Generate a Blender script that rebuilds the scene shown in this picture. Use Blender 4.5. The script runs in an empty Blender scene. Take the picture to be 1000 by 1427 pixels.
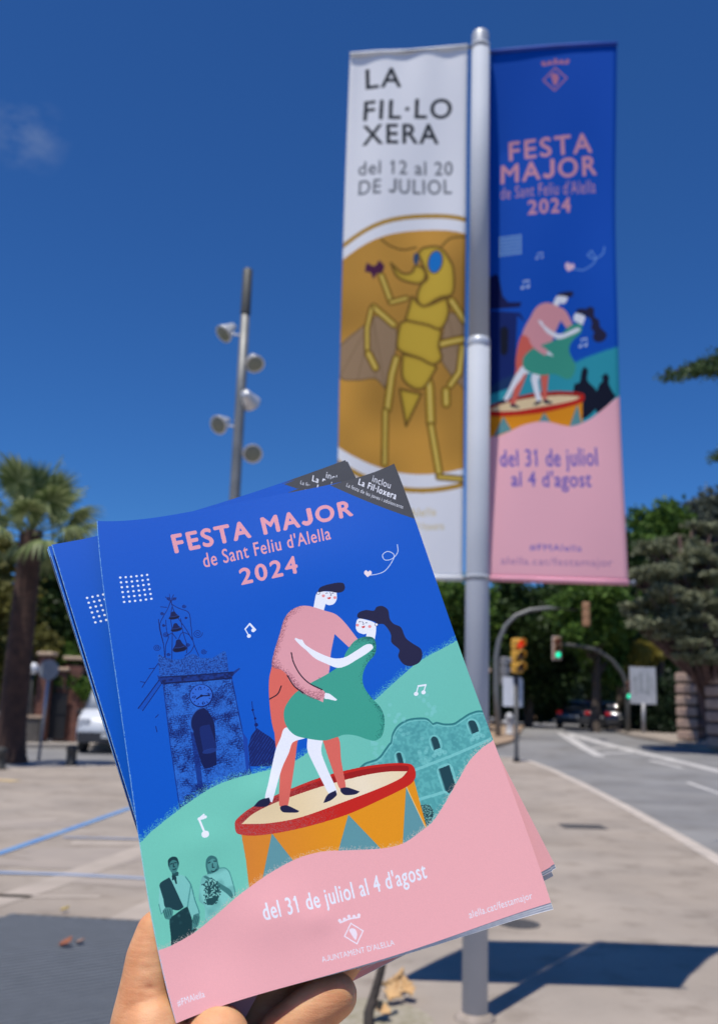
import bpy, math, random
import numpy as np
from mathutils import Vector, Matrix
R = math.radians
random.seed(7); rng = np.random.default_rng(7)
scene = bpy.context.scene
COL = scene.collection

# ------------------------------------------------------------------ camera
TILT, ROLL = R(11.5), R(1.8)
fw = Vector((0, math.cos(TILT), math.sin(TILT)))
u0 = Vector((0, -math.sin(TILT), math.cos(TILT))); r0 = Vector((1, 0, 0))
up = u0*math.cos(ROLL) - r0*math.sin(ROLL); rt = r0*math.cos(ROLL) + u0*math.sin(ROLL)
cd = bpy.data.cameras.new('camera'); cam = bpy.data.objects.new('camera', cd); COL.objects.link(cam)
mw = Matrix((rt, up, -fw)).transposed().to_4x4(); mw.translation = (0, 0, 1.6)
cam.matrix_world = mw
cd.sensor_fit = 'VERTICAL'; cd.sensor_height = 36; cd.sensor_width = 36; cd.lens = 36*1315/1427
cd.clip_start = .02; cd.clip_end = 3000
cd.dof.use_dof = True; cd.dof.focus_distance = .405; cd.dof.aperture_fstop = 15.0
scene.camera = cam

# ------------------------------------------------------------------ sky and sun
SUN_EL = 70.5; SUN_DIR = Vector((-.54, -.84, 0)).normalized()
scene.world = bpy.data.worlds.new('World'); w = scene.world; w.use_nodes = True
nt = w.node_tree; nt.nodes.clear()
sky = nt.nodes.new('ShaderNodeTexSky'); sky.sky_type = 'NISHITA'; sky.sun_disc = False
sky.sun_elevation = R(SUN_EL); sky.sun_rotation = R(212.7); sky.altitude = 300
sky.air_density = 1.0; sky.dust_density = .1; sky.ozone_density = 3.0
hs = nt.nodes.new('ShaderNodeHueSaturation'); hs.inputs['Saturation'].default_value = 1.0; hs.inputs['Value'].default_value = 1.0
# thin wisps of cirrus, mostly clear
tc = nt.nodes.new('ShaderNodeTexCoord')
mp = nt.nodes.new('ShaderNodeMapping'); mp.inputs['Scale'].default_value = (3.2, 3.2, 6.0); mp.inputs['Location'].default_value = (.55, .2, .9)
nz = nt.nodes.new('ShaderNodeTexNoise'); nz.inputs['Scale'].default_value = 4.2; nz.inputs['Detail'].default_value = 7; nz.inputs['Roughness'].default_value = .62
dd = nt.nodes.new('ShaderNodeVectorMath'); dd.operation = 'DISTANCE'; dd.inputs[1].default_value = Vector((-0.3227,0.7953,0.5132)).normalized()
mr = nt.nodes.new('ShaderNodeMapRange'); mr.inputs[1].default_value = .044; mr.inputs[2].default_value = 0.0; mr.inputs[3].default_value = 0; mr.inputs[4].default_value = 1
rp = nt.nodes.new('ShaderNodeValToRGB'); rp.color_ramp.elements[0].position = .44; rp.color_ramp.elements[1].position = .72
mu = nt.nodes.new('ShaderNodeMath'); mu.operation = 'MULTIPLY'
mu2 = nt.nodes.new('ShaderNodeMath'); mu2.operation = 'MULTIPLY'; mu2.inputs[1].default_value = .42
mx = nt.nodes.new('ShaderNodeMixRGB'); mx.inputs[2].default_value = (4.2, 5.0, 6.2, 1)
bg = nt.nodes.new('ShaderNodeBackground'); bg.inputs['Strength'].default_value = .084
ow = nt.nodes.new('ShaderNodeOutputWorld')
lk = nt.links.new
tint = nt.nodes.new('ShaderNodeMixRGB'); tint.blend_type = 'MULTIPLY'; tint.inputs[0].default_value = 1; tint.inputs[2].default_value = (.27, .63, 1.12, 1)
lk(sky.outputs[0], tint.inputs[1]); lk(tint.outputs[0], hs.inputs['Color']); lk(tc.outputs['Generated'], mp.inputs[0]); lk(mp.outputs[0], nz.inputs[0])
lk(tc.outputs['Generated'], dd.inputs[0]); lk(dd.outputs['Value'], mr.inputs[0]); lk(nz.outputs[0], rp.inputs[0])
lk(rp.outputs[0], mu.inputs[0]); lk(mr.outputs[0], mu.inputs[1]); lk(mu.outputs[0], mu2.inputs[0]); lk(mu2.outputs[0], mx.inputs[0])
lk(hs.outputs[0], mx.inputs[1]); lk(mx.outputs[0], bg.inputs[0]); lk(bg.outputs[0], ow.inputs[0])

sl = bpy.data.lights.new('sun', 'SUN'); so = bpy.data.objects.new('sun', sl); COL.objects.link(so)
sl.energy = 4.1; sl.angle = R(.5); sl.color = (1, .95, .88)
sv = Vector((SUN_DIR.x*math.cos(R(SUN_EL)), SUN_DIR.y*math.cos(R(SUN_EL)), math.sin(R(SUN_EL))))
so.rotation_euler = sv.to_track_quat('Z', 'Y').to_euler()

scene.view_settings.view_transform = 'Standard'; scene.view_settings.look = 'None'
scene.view_settings.gamma = 1; scene.view_settings.exposure = .08; scene.view_settings.use_curve_mapping = False
scene.render.engine = 'CYCLES'; scene.cycles.use_denoising = True
scene.cycles.max_bounces = 8; scene.cycles.transparent_max_bounces = 8

# ------------------------------------------------------------------ helpers
def lin(c): c = c/255; return c/12.92 if c <= .04045 else ((c+.055)/1.055)**2.4
def srgb(r, g, b): return (lin(r), lin(g), lin(b), 1)
MATS = {}
def mat(name, c, rough=.6, metal=0, c2=None, scale=8, bump=0, bscale=60, emit=None, spec=.5, island=False, transl=0, sss=0, detail=5, lo=.35, hi=.65, coat=0):
    if name in MATS: return MATS[name]
    m = bpy.data.materials.new(name); m.use_nodes = True; n = m.node_tree; N = n.nodes; K = n.links.new
    b = N['Principled BSDF']; b.inputs['Base Color'].default_value = (*c[:3], 1)
    b.inputs['Roughness'].default_value = rough; b.inputs['Metallic'].default_value = metal
    b.inputs['Specular IOR Level'].default_value = spec; b.inputs['Coat Weight'].default_value = coat
    t = N.new('ShaderNodeTexCoord')
    if c2 is None and not island: c2 = tuple(x*.88 for x in c[:3])
    if island:
        g = N.new('ShaderNodeNewGeometry'); src = g.outputs['Random Per Island']
    else:
        z = N.new('ShaderNodeTexNoise'); z.inputs['Scale'].default_value = scale; z.inputs['Detail'].default_value = detail
        K(t.outputs['Object'], z.inputs[0]); src = z.outputs[0]
    r = N.new('ShaderNodeValToRGB'); e = r.color_ramp.elements
    e[0].color = (*c[:3], 1); e[1].color = (*(c2 or c)[:3], 1)
    if not island: e[0].position, e[1].position = lo, hi
    K(src, r.inputs[0]); K(r.outputs[0], b.inputs['Base Color'])
    if bump:
        z2 = N.new('ShaderNodeTexNoise'); z2.inputs['Scale'].default_value = bscale; z2.inputs['Detail'].default_value = 6
        K(t.outputs['Object'], z2.inputs[0])
        bp = N.new('ShaderNodeBump'); bp.inputs['Strength'].default_value = bump; bp.inputs['Distance'].default_value = .02
        K(z2.outputs[0], bp.inputs['Height']); K(bp.outputs[0], b.inputs['Normal'])
    if emit:
        b.inputs['Emission Color'].default_value = (*emit[0][:3], 1); b.inputs['Emission Strength'].default_value = emit[1]
    if sss:
        b.inputs['Subsurface Weight'].default_value = sss; b.inputs['Subsurface Radius'].default_value = (1.0, .32, .16); b.inputs['Subsurface Scale'].default_value = .006
    if transl:
        tr = N.new('ShaderNodeBsdfTranslucent'); ms = N.new('ShaderNodeMixShader'); ms.inputs[0].default_value = transl
        K(r.outputs[0], tr.inputs[0]); K(b.outputs[0], ms.inputs[1]); K(tr.outputs[0], ms.inputs[2]); K(ms.outputs[0], N['Material Output'].inputs[0])
    MATS[name] = m; return m

class MB:
    """collects shapes and links them as one mesh object"""
    def __init__(s): s.v = []; s.f = []
    def add(s, V, F):
        o = len(s.v); s.v += [tuple(p) for p in V]; s.f += [tuple(i+o for i in f) for f in F]; return s
    def box(s, c, d, rz=0, rx=0, taper=1.0, bev=0):
        x, y, z = d[0]/2, d[1]/2, d[2]/2
        M = Matrix.Rotation(rz, 3, 'Z') @ Matrix.Rotation(rx, 3, 'X')
        if bev:
            V = []; F = []
            prof = [(x-bev, y), (x, y-bev), (x, -y+bev), (x-bev, -y), (-x+bev, -y), (-x, -y+bev), (-x, y-bev), (-x+bev, y)]
            for zz, k in ((-z, 1-bev/max(x, y)), (-z+bev, 1), (z-bev, taper), (z, taper-bev/max(x, y))):
                V += [M @ Vector((a*k, b*k, zz)) + Vector(c) for a, b in prof]
            for L in range(3):
                for i in range(8): F.append((L*8+i, L*8+(i+1) % 8, L*8+8+(i+1) % 8, L*8+8+i)[::-1])
            F.append(tuple(range(8))); F.append(tuple(range(24, 32))[::-1])
            return s.add(V, F)
        V = [M @ Vector((a*x*(taper if k > 0 else 1), b*y*(taper if k > 0 else 1), k*z)) + Vector(c) for k in (-1, 1) for a, b in ((-1, -1), (1, -1), (1, 1), (-1, 1))]
        return s.add(V, [(3, 2, 1, 0), (4, 5, 6, 7), (0, 1, 5, 4), (1, 2, 6, 5), (2, 3, 7, 6), (3, 0, 4, 7)])
    def tube(s, pts, rad, n=10, cap=True):
        pts = [Vector(p) for p in pts]; rad = rad if isinstance(rad, (list, tuple)) else [rad]*len(pts)
        V = []; F = []; ref = None
        for i, p in enumerate(pts):
            d = (pts[min(i+1, len(pts)-1)] - pts[max(i-1, 0)]).normalized()
            if ref is None:
                ref = Vector((0, 0, 1)) if abs(d.z) < .9 else Vector((1, 0, 0))
            a = d.cross(ref).normalized(); b = d.cross(a).normalized(); ref = a.cross(d).normalized() if False else ref
            for k in range(n):
                t = 2*math.pi*k/n; V.append(p + (a*math.cos(t)+b*math.sin(t))*rad[i])
        for i in range(len(pts)-1):
            for k in range(n): F.append((i*n+k, i*n+(k+1) % n, (i+1)*n+(k+1) % n, (i+1)*n+k))
        if cap: F.append(tuple(range(n))[::-1]); F.append(tuple(range((len(pts)-1)*n, len(pts)*n)))
        return s.add(V, F)
    def lathe(s, prof, c=(0, 0, 0), ax=(0, 0, 1), n=16):
        ax = Vector(ax).normalized(); q = ax.to_track_quat('Z', 'Y'); V = []; F = []
        for r, z in prof:
            for k in range(n):
                t = 2*math.pi*k/n; V.append(q @ Vector((r*math.cos(t), r*math.sin(t), z)) + Vector(c))
        for i in range(len(prof)-1):
            for k in range(n): F.append((i*n+k, i*n+(k+1) % n, (i+1)*n+(k+1) % n, (i+1)*n+k))
        F.append(tuple(range(n))[::-1]); F.append(tuple(range((len(prof)-1)*n, len(prof)*n)))
        return s.add(V, F)
    def prism(s, poly, z0, z1):
        n = len(poly); V = [(x, y, z0) for x, y in poly] + [(x, y, z1) for x, y in poly]
        a = sum(poly[i][0]*poly[(i+1) % n][1]-poly[(i+1) % n][0]*poly[i][1] for i in range(n))
        F = [tuple(range(n))[::-1], tuple(range(n, 2*n))] + [(i, (i+1) % n, n+(i+1) % n, n+i) for i in range(n)]
        if a < 0: F = [f[::-1] for f in F]
        return s.add(V, F)
    def build(s, name, m, parent=None, smooth=False, loc=None):
        me = bpy.data.meshes.new(name); me.from_pydata(s.v, [], s.f); me.update()
        me.materials.append(m)
        if smooth: me.shade_smooth()
        return link(name, me, parent, loc)
def link(name, me, parent=None, loc=None):
    o = bpy.data.objects.new(name, me); COL.objects.link(o)
    if parent: o.parent = parent
    if loc: o.location = loc
    return o
def tag(o, label=None, cat=None, group=None, kind=None):
    if label: o['label'] = label
    if cat: o['category'] = cat
    if group: o['group'] = group
    if kind: o['kind'] = kind
    return o
def thing(name, loc, label, cat, group=None, rz=0):
    o = bpy.data.objects.new(name, None); COL.objects.link(o); o.location = loc; o.rotation_euler.z = rz
    return tag(o, label, cat, group)
def copy_tree(o, parent=None):
    c = o.copy(); COL.objects.link(c); c.parent = parent
    for ch in [x for x in o.children]: copy_tree(ch, c)
    return c
def mesh_np(name, V, F, m, smooth=False):
    me = bpy.data.meshes.new(name); k = F.shape[1]
    me.vertices.add(len(V)); me.vertices.foreach_set('co', np.ascontiguousarray(V, dtype=np.float32).ravel())
    me.loops.add(F.size); me.loops.foreach_set('vertex_index', np.ascontiguousarray(F, dtype=np.int32).ravel())
    me.polygons.add(len(F)); me.polygons.foreach_set('loop_start', np.arange(0, F.size, k, dtype=np.int32))
    me.polygons.foreach_set('loop_total', np.full(len(F), k, dtype=np.int32))
    me.update(calc_edges=True); me.validate()
    if m: me.materials.append(m)
    if smooth: me.shade_smooth()
    return me
def gh(x, y):
    """height of the street: flat near by, the road climbs gently beyond the crossing"""
    s = min(1, max(0, (x+2)/8)); s = s*s*(3-2*s)
    g = 0 if y < 22 else (.002*(y-22)**2 if y < 32 else (.2+.04*(y-32) if y < 46 else .76+.012*(y-46)))
    return s*g

# ------------------------------------------------------------------ print: the flat artwork, drawn polygon by polygon in page units
ART={'hill':[(-20,1447),(6,1449),(46,1423),(126,1381),(228,1334),(329,1299),(428,1289),(566,1288),(691,1269),(924,1150),(1061,1106),(1111,1080),(1202,1035),(1272,1003),(1349,983),(1530,954),(1572,1550),(1348,1899),(28,2046),(-89,1998)], 'parapet':[(186,688),(195,688),(206,698),(237,715),(242,721),(282,727),(309,713),(337,712),(364,739),(412,751),(440,739),(467,730),(474,733),(474,761),(469,835),(179,794),(183,725)], 'cornice':[(170,779),(183,790),(485,834),(516,822),(521,827),(489,846),(476,860),(181,819),(172,800)], 'tower':[(188,816),(476,860),(474,1105),(472,1322),(171,1381),(176,1098)], 'arch':[(333,962),(305,968),(279,995),(270,1031),(275,1057),(291,1215),(344,1218),(364,1078),(366,1034),(355,993)], 'archshade':[(265,1055),(289,1061),(274,1311),(254,1316)], 'dome':[(536,1104),(555,1127),(581,1154),(596,1178),(595,1198),(568,1279),(474,1255),(485,1171),(506,1129)], 'wall2':[(474,1105),(488,1140),(460,1319),(449,1331)], 'roofa':[(174,803),(181,821),(88,925),(72,912)], 'building':[(905,1380),(937,1365),(993,1360),(1036,1330),(1055,1315),(1067,1308),(1085,1274),(1117,1247),(1163,1236),(1211,1243),(1242,1256),(1258,1283),(1276,1283),(1306,1300),(1346,1310),(1376,1303),(1424,1291),(1460,1292),(1492,1304),(1486,1452),(1326,1565),(1131,1678),(1070,1678),(1093,1437)], 'bline':[(905,1380),(937,1365),(993,1360),(1036,1330),(1055,1315),(1067,1308),(1085,1274),(1117,1247),(1163,1236),(1211,1243),(1242,1256),(1258,1283),(1276,1283),(1306,1300),(1346,1310),(1376,1303),(1424,1291),(1460,1292),(1488,1303)], 'bband1':[(1128,1448),(1302,1436),(1469,1421)], 'bband2':[(1099,1568),(1214,1570),(1256,1570)], 'bwin1':[(1230,1346),(1241,1336),(1253,1340),(1259,1355),(1258,1390),(1229,1392)], 'bwin2':[(1404,1327),(1414,1319),(1430,1324),(1436,1338),(1436,1374),(1404,1376)], 'bwin3':[(1071,1365),(1079,1359),(1090,1363),(1091,1378),(1090,1407),(1069,1403)], 'bdoor':[(1222,1473),(1269,1470),(1266,1560),(1231,1582),(1220,1565)], 'bbush':[(1101,1592),(1136,1600),(1147,1630),(1136,1653),(1104,1679),(1093,1679)], 'ghead1':[(117,1534),(129,1542),(133,1562),(128,1579),(115,1595),(103,1594),(94,1574),(93,1553),(101,1537)], 'gneck1':[(101,1589),(124,1595),(123,1609),(103,1606)], 'gshirt1':[(89,1606),(126,1606),(148,1620),(162,1654),(166,1713),(172,1763),(154,1774),(140,1762),(135,1728),(121,1726)], 'gsleeve1':[(49,1625),(55,1681),(55,1713),(37,1727),(35,1691)], 'gvest':[(49,1625),(57,1615),(89,1606),(95,1622),(121,1726),(102,1732),(83,1725),(55,1706),(54,1676)], 'gskirt':[(63,1754),(88,1742),(118,1731),(135,1728),(140,1762),(144,1799),(152,1817),(107,1841),(48,1851),(55,1814)], 'gfist':[(46,1718),(60,1710),(78,1719),(78,1739),(63,1754),(49,1746)], 'ghand':[(152,1765),(169,1762),(171,1779),(157,1806),(133,1815),(141,1786)], 'gtie':[(99,1602),(113,1606),(113,1637),(108,1636),(105,1620),(98,1620)], 'ghead2':[(261,1568),(275,1581),(277,1606),(275,1625),(252,1633),(230,1632),(229,1602),(236,1577),(249,1567)], 'gface2':[(259,1580),(271,1592),(270,1613),(253,1629),(237,1619),(238,1592)], 'gdress':[(211,1635),(232,1632),(276,1621),(300,1627),(312,1649),(317,1721),(313,1736),(183,1806),(196,1745),(180,1717),(198,1656)], 'gsash':[(212,1637),(223,1636),(299,1708),(307,1739),(299,1744),(284,1720)], 'gflowers':[(214,1660),(228,1653),(248,1655),(259,1681),(257,1721),(229,1746),(205,1742),(208,1700)], 'trousers':[(657,847),(705,877),(754,968),(817,1053),(703,1185),(642,1219),(648,1176),(601,1146),(607,1201),(601,1101),(614,985),(632,903)], 'legm1':[(603,1137),(690,1187),(685,1208),(639,1328),(588,1450),(570,1454),(555,1438),(587,1314),(599,1282),(593,1222)], 'legm2':[(790,1203),(856,1225),(843,1327),(833,1434),(818,1442),(806,1431),(801,1383),(795,1305)], 'legw1':[(654,1131),(730,1169),(724,1195),(669,1200),(642,1239),(597,1299),(530,1423),(505,1403),(531,1344),(590,1216),(622,1170)], 'legw2':[(734,1189),(802,1206),(774,1264),(778,1337),(793,1446),(764,1457),(754,1428),(722,1277),(719,1240)], 'shoe1':[(454,1421),(484,1402),(522,1401),(522,1421),(502,1433)], 'shoe2':[(559,1447),(584,1448),(627,1482),(618,1486),(566,1472),(556,1459)], 'shoe3':[(728,1476),(753,1448),(790,1439),(788,1459),(759,1473)], 'shoe4':[(809,1436),(838,1440),(883,1470),(864,1476),(822,1468),(809,1452)], 'sweater':[(657,849),(678,790),(722,710),(758,644),(796,611),(842,600),(883,610),(944,647),(989,677),(1020,728),(1056,821),(1006,846),(961,769),(923,851),(882,952),(812,970),(851,1015),(852,1037),(838,1052),(818,1049),(782,1027),(749,993),(714,910),(693,876)], 'armline':[(753,808),(752,853),(767,915),(797,966),(843,1007)], 'backline':[(712,907),(731,963),(761,1001)], 'pocket':[(676,947),(653,978),(615,992)], 'handm':[(851,1023),(868,1032),(876,1041),(895,1067),(887,1070),(858,1055),(843,1047)], 'headm':[(897,626),(926,561),(942,550),(1021,571),(1012,607),(993,626),(971,627),(957,617),(942,646),(921,635)], 'hairm':[(935,554),(950,533),(983,526),(1036,527),(1061,536),(1064,557),(1051,575),(1024,576),(976,556)], 'hairw':[(1081,711),(1094,695),(1126,691),(1162,704),(1180,690),(1206,693),(1225,718),(1221,764),(1231,791),(1258,818),(1264,872),(1285,906),(1313,943),(1309,979),(1285,1003),(1245,1006),(1217,986),(1207,946),(1220,918),(1197,875),(1205,835),(1189,783),(1161,771),(1152,758),(1114,734),(1090,725)], 'facew':[(1076,728),(1094,726),(1150,763),(1146,799),(1128,841),(1092,822),(1100,803),(1087,803),(1065,786),(1061,762)], 'dress':[(1083,815),(1123,830),(1127,868),(1109,909),(1065,942),(1032,987),(1022,1038),(1039,1095),(1063,1145),(1069,1190),(1056,1237),(1033,1273),(1002,1283),(973,1269),(932,1241),(887,1224),(846,1226),(797,1226),(731,1200),(682,1171),(657,1123),(658,1073),(677,1035),(723,995),(778,974),(814,962),(887,942),(954,913),(987,867),(1037,825)], 'armw':[(787,744),(805,757),(814,760),(823,788),(871,838),(928,879),(977,887),(1034,870),(1081,854),(1106,858),(1110,877),(1079,894),(1022,913),(975,927),(933,927),(890,896),(848,859),(818,811),(799,783),(782,750)], 'rim':[(376,1456),(437,1425),(562,1396),(742,1372),(919,1375),(1048,1395),(1114,1418),(1127,1440),(1121,1474),(1099,1495),(1059,1507),(965,1523),(809,1545),(653,1550),(528,1545),(430,1532),(373,1510),(367,1484)], 'rimin':[(386,1465),(435,1433),(560,1406),(739,1384),(916,1386),(1045,1405),(1101,1423),(1103,1437),(1073,1460),(798,1493),(622,1506),(455,1493)], 'head':[(394,1476),(449,1447),(555,1425),(732,1409),(909,1410),(1013,1422),(1095,1444),(1063,1463),(979,1477),(797,1494),(621,1508),(496,1499)], 'drum':[(386,1505),(530,1534),(813,1531),(1077,1493),(1110,1489),(1100,1688),(987,1735),(733,1695),(543,1686),(370,1730),(382,1620)], 'tri1':[(502,1541),(560,1670),(423,1712)], 'tri2':[(813,1547),(908,1724),(729,1686)], 'tri3':[(1071,1502),(1096,1683),(983,1733)], 'pinkw':[(-26,1841),(-1,1846),(42,1846),(134,1827),(233,1785),(314,1745),(395,1711),(486,1680),(585,1659),(680,1660),(771,1680),(908,1711),(993,1715),(1071,1692),(1132,1668),(1204,1612),(1247,1574),(1298,1529),(1357,1479),(1425,1445),(1481,1429),(1609,1374),(1699,2250),(1605,2703),(-154,2200),(-80,1855)], 'note1':[(578,650),(603,630),(621,664)], 'note3':[(251,1479),(237,1416),(258,1404)], 'note2':[(1230,1133),(1251,1104),(1284,1109),(1268,1140)], 'trail':[(1195,528),(1229,532),(1266,526),(1306,496),(1330,462),(1307,434),(1278,444),(1281,472),(1315,477),(1350,454),(1360,415)], 'corner':[(1138,5),(1488,-22),(1607,53),(1479,349),(1478,320)]}
PTS={'clock':(336,909), 'heart':(1185,517), 'emblem':(708,1984), 'dots':[(79,293),(197,293),(81,415),(198,413)], 'earm':(937,557), 'cheekm1':(957,576), 'cheekm2':(1006,597), 'mouthm':(980,593), 'nosem':(990,577), 'eyem1':(975,567), 'eyem2':(1002,574), 'earw':(1155,773), 'cheekw1':(1071,753), 'cheekw2':(1123,774), 'mouthw':(1095,768), 'nosew':(1097,751), 'eyew1':(1086,740), 'eyew2':(1113,753), 'n1a':(588,686), 'n1b':(612,664), 'n3':(250,1481), 'n2a':(1231,1135), 'n2b':(1264,1138)}
IRON=[[(282,439),(263,475),(238,510),(217,545),(216,594),(218,642),(214,703)],[(282,439),(284,458),(312,485),(349,514),(349,571),(345,634),(347,676),(357,725)],[(282,439),(286,487),(301,533),(326,595),(342,647)],[(347,673),(327,699),(299,714)],[(282,472),(268,519),(264,589),(242,717)],[(245,529),(241,584),(244,613),(226,651),(216,704)],[(310,535),(309,598),(316,670),(308,702)],[(215,520),(213,572),(218,642)],[(237,605),(263,596),(276,626)],[(286,628),(305,604),(329,616),(343,641)],[(262,417),(272,434),(282,444),(298,432),(308,430)],[(280,406),(280,443),(298,413)],[(233,461),(259,469)],[(183,725),(143,771),(100,823)],[(141,744),(165,745)],[(97,796),(114,802)],[(135,964),(148,954)],[(130,1001),(132,1027)],[(539,985),(535,1023),(536,1063),(531,1110)]]
SPIRALS=[((188,652),14),((371,622),18),((381,712),11),((234,598),11),((334,479),8),((234,495),7),((231,693),7),((232,553),6),((333,536),5),((320,665),8),((273,427),7),((298,433),7)]
BELLS=[((283,514),25,18),((283,573),25,19),((283,662),31,28)]
BALLS=[((535,1022),4),((537,1061),4),((536,1089),6)]
TEXTS=[('FESTA MAJOR',[(332,108),(1207,111),(1198,195),(339,202)], 'pink',0.047),("de Sant Feliu d'Alella",[(456,231),(1071,227),(1064,297),(456,307)], 'pink',0.015),('2024',[(609,354),(877,347),(871,434),(607,432)], 'pink',0.047),('inclou',[(1361,14),(1433,88),(1415,118),(1343,46)], 'white',0),('La Fil·loxera',[(1290,9),(1441,155),(1423,184),(1273,38)], 'white',0.03),('La festa de les joves i adolescents',[(1224,14),(1450,230),(1441,246),(1212,32)], 'white',0.0),("del 31 de juliol al 4 d'agost",[(399,1789),(1048,1804),(1042,1868),(399,1854)], 'white',0.012),("AJUNTAMENT D'ALELLA",[(565,2031),(846,2044),(845,2065),(564,2052)], 'white',-0.005),('#FMAlella',[(23,2029),(121,2029),(122,2052),(22,2051)], 'white',0),('alella.cat/festamajor',[(1156,2034),(1416,2041),(1416,2066),(1153,2061)], 'white',0)]
RART={'hill':[(-341,2369),(11,2242),(104,2188),(210,2152),(463,2124),(631,2061),(923,1989),(904,2691),(-332,2715)], 'pink':[(-166,2566),(2,2547),(94,2536),(232,2474),(357,2455),(501,2487),(605,2456),(688,2399),(771,2334),(916,2246),(922,3493),(-148,3533)], 'tower':[(-42,1738),(-16,1729),(209,1766),(243,1830),(192,1784),(177,2232),(-35,2300)], 'spire':[(-45,1553),(64,1498),(82,1517),(105,1647),(140,1693),(217,1698),(209,1730),(-42,1729)], 'window':[(93,1857),(123,1843),(141,1875),(137,2010),(120,2037),(94,2019)], 'g1':[(537,2228),(566,2219),(580,2149),(597,2123),(617,2149),(612,2210),(661,2271),(676,2357),(592,2443),(552,2423),(528,2294)], 'g2':[(647,2357),(678,2249),(703,2218),(699,2192),(724,2174),(740,2200),(736,2235),(759,2291),(775,2321),(667,2421)]}
RPTS={'emblem':(409,223), 'dots':[(89,1262),(207,1259),(90,1376),(208,1372)], 'heart':(511,1487), 'n1':(239,1592), 'n2':(325,1406), 'n3':(590,1982)}
RTRAIL=[(536,1501),(604,1511),(674,1456),(649,1391),(623,1418),(665,1446),(717,1419),(730,1373)]
RTEXTS=[('FESTA',[(133,614),(643,608),(650,736),(139,739)], 'rp',0.034),('MAJOR',[(89,767),(676,761),(682,888),(90,891)], 'rp',0.034),("de Sant Feliu d'Alella",[(86,915),(673,917),(676,1008),(87,998)], 'rp',0.01),('2024',[(255,1030),(515,1029),(518,1125),(255,1121)], 'rp',0.034),('del 31 de juliol',[(87,2631),(651,2621),(654,2729),(88,2732)], 'viol',0.01),("al 4 d'agost",[(150,2761),(613,2759),(611,2855),(150,2853)], 'viol',0.01),('#FMAlella',[(246,3195),(543,3194),(542,3230),(246,3231)], 'viol',0.02),('alella.cat/festamajor',[(80,3273),(716,3269),(716,3312),(80,3317)], 'viol2',0.0)]
DANCE=[[0.77334,-0.06355],[0.01144,0.72812],[-295.37295,1326.62583]]
LART={'wing1':[(-3,1995),(146,1880),(207,1826),(333,1853),(361,2001),(291,2279),(228,2218),(115,2223),(1,2191)], 'wing2':[(679,1799),(814,1862),(817,2295),(707,2187),(645,2078)], 'thorax':[(455,1695),(531,1759),(678,1713),(691,1811),(643,1908),(557,1882),(414,1848)], 'seg2':[(383,1866),(433,1852),(582,1888),(643,1920),(632,2017),(651,2090),(597,2131),(510,2090),(374,2037),(366,1952)], 'seg3':[(399,2062),(510,2090),(597,2131),(621,2150),(537,2275),(463,2269),(401,2208)], 'tail':[(384,2280),(525,2311),(430,2508)], 'headi':[(489,1411),(526,1377),(625,1378),(688,1454),(720,1529),(717,1683),(629,1712),(531,1761),(487,1708),(510,1623),(553,1574)], 'snout':[(314,1480),(391,1545),(453,1537),(471,1497),(515,1505),(541,1555),(510,1610),(417,1598),(353,1563)], 'grape':[(156,1469),(207,1496),(238,1459),(271,1498),(259,1535),(227,1547),(203,1583),(183,1539),(148,1526)]}
LLIMBS=[([(206,1764),(340,1878)],24),([(194,1776),(169,1899),(174,2047)],17),([(181,2059),(229,2151)],24),([(253,1560),(319,1729)],21),([(319,1735),(418,1707)],17),([(360,2092),(333,2195),(308,2406)],27),([(296,2418),(297,2735)],20),([(555,2197),(576,2270),(588,2491)],32),([(589,2509),(646,2804)],24),([(640,2815),(796,2826)],17),([(709,1732),(796,1856)],27),([(644,2005),(796,1969)],27),([(785,2019),(767,2175),(708,2259)],24),([(681,2294),(684,2372)],29)]
LANT=[[(248,1321),(300,1361),(388,1389),(476,1373)],[(638,1378),(699,1324),(804,1315)]]
LPTS={'eye':(602,1474), 'eye2':(477,1448), 'circ':(538,2029)}
LTEXTS=[('LA',[(111,113),(355,118),(352,257),(119,257)], 'ink',0.03),('FIL·LO',[(111,346),(698,361),(695,497),(109,484)], 'ink',0.03),('XERA',[(105,523),(605,536),(611,671),(108,660)], 'ink',0.03),('del 12 al 20',[(86,776),(707,801),(708,892),(88,868)], 'ink2',0.018),('DE JULIOL',[(94,907),(699,924),(704,1020),(91,1004)], 'ink2',0.018),('Alella',[(459,3003),(627,2993),(627,3041),(460,3051)], 'gold2',0),('La Fil·loxera',[(415,3087),(677,3079),(678,3123),(416,3131)], 'gold2',0)]
COVER_EDGES={'top':[(-0.12092,0.42915,1.6792),(-0.08464,0.43723,1.68555),(-0.06199,0.44289,1.69181),(-0.0386,0.4476,1.6989),(-0.01448,0.45075,1.70471),(0.00295,0.45237,1.7111),(0.01663,0.45239,1.71703)], 'bot':[(-0.06007,0.37166,1.48491),(-0.03929,0.3773,1.49109),(-0.01865,0.38196,1.49682),(0.00544,0.38584,1.50178),(0.03576,0.39094,1.51144),(0.0613,0.39428,1.51906),(0.08059,0.39599,1.52539)], 'lef':[(-0.12092,0.42915,1.6792),(-0.1087,0.41561,1.63398),(-0.09531,0.40174,1.58741),(-0.08147,0.38906,1.54448),(-0.07038,0.37823,1.50798),(-0.06007,0.37166,1.48491)], 'rig':[(0.01663,0.45239,1.71703),(0.02693,0.44372,1.68745),(0.04654,0.42586,1.62693),(0.0595,0.41458,1.58855),(0.0776,0.39918,1.53606),(0.08059,0.39599,1.52539)]}
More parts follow.
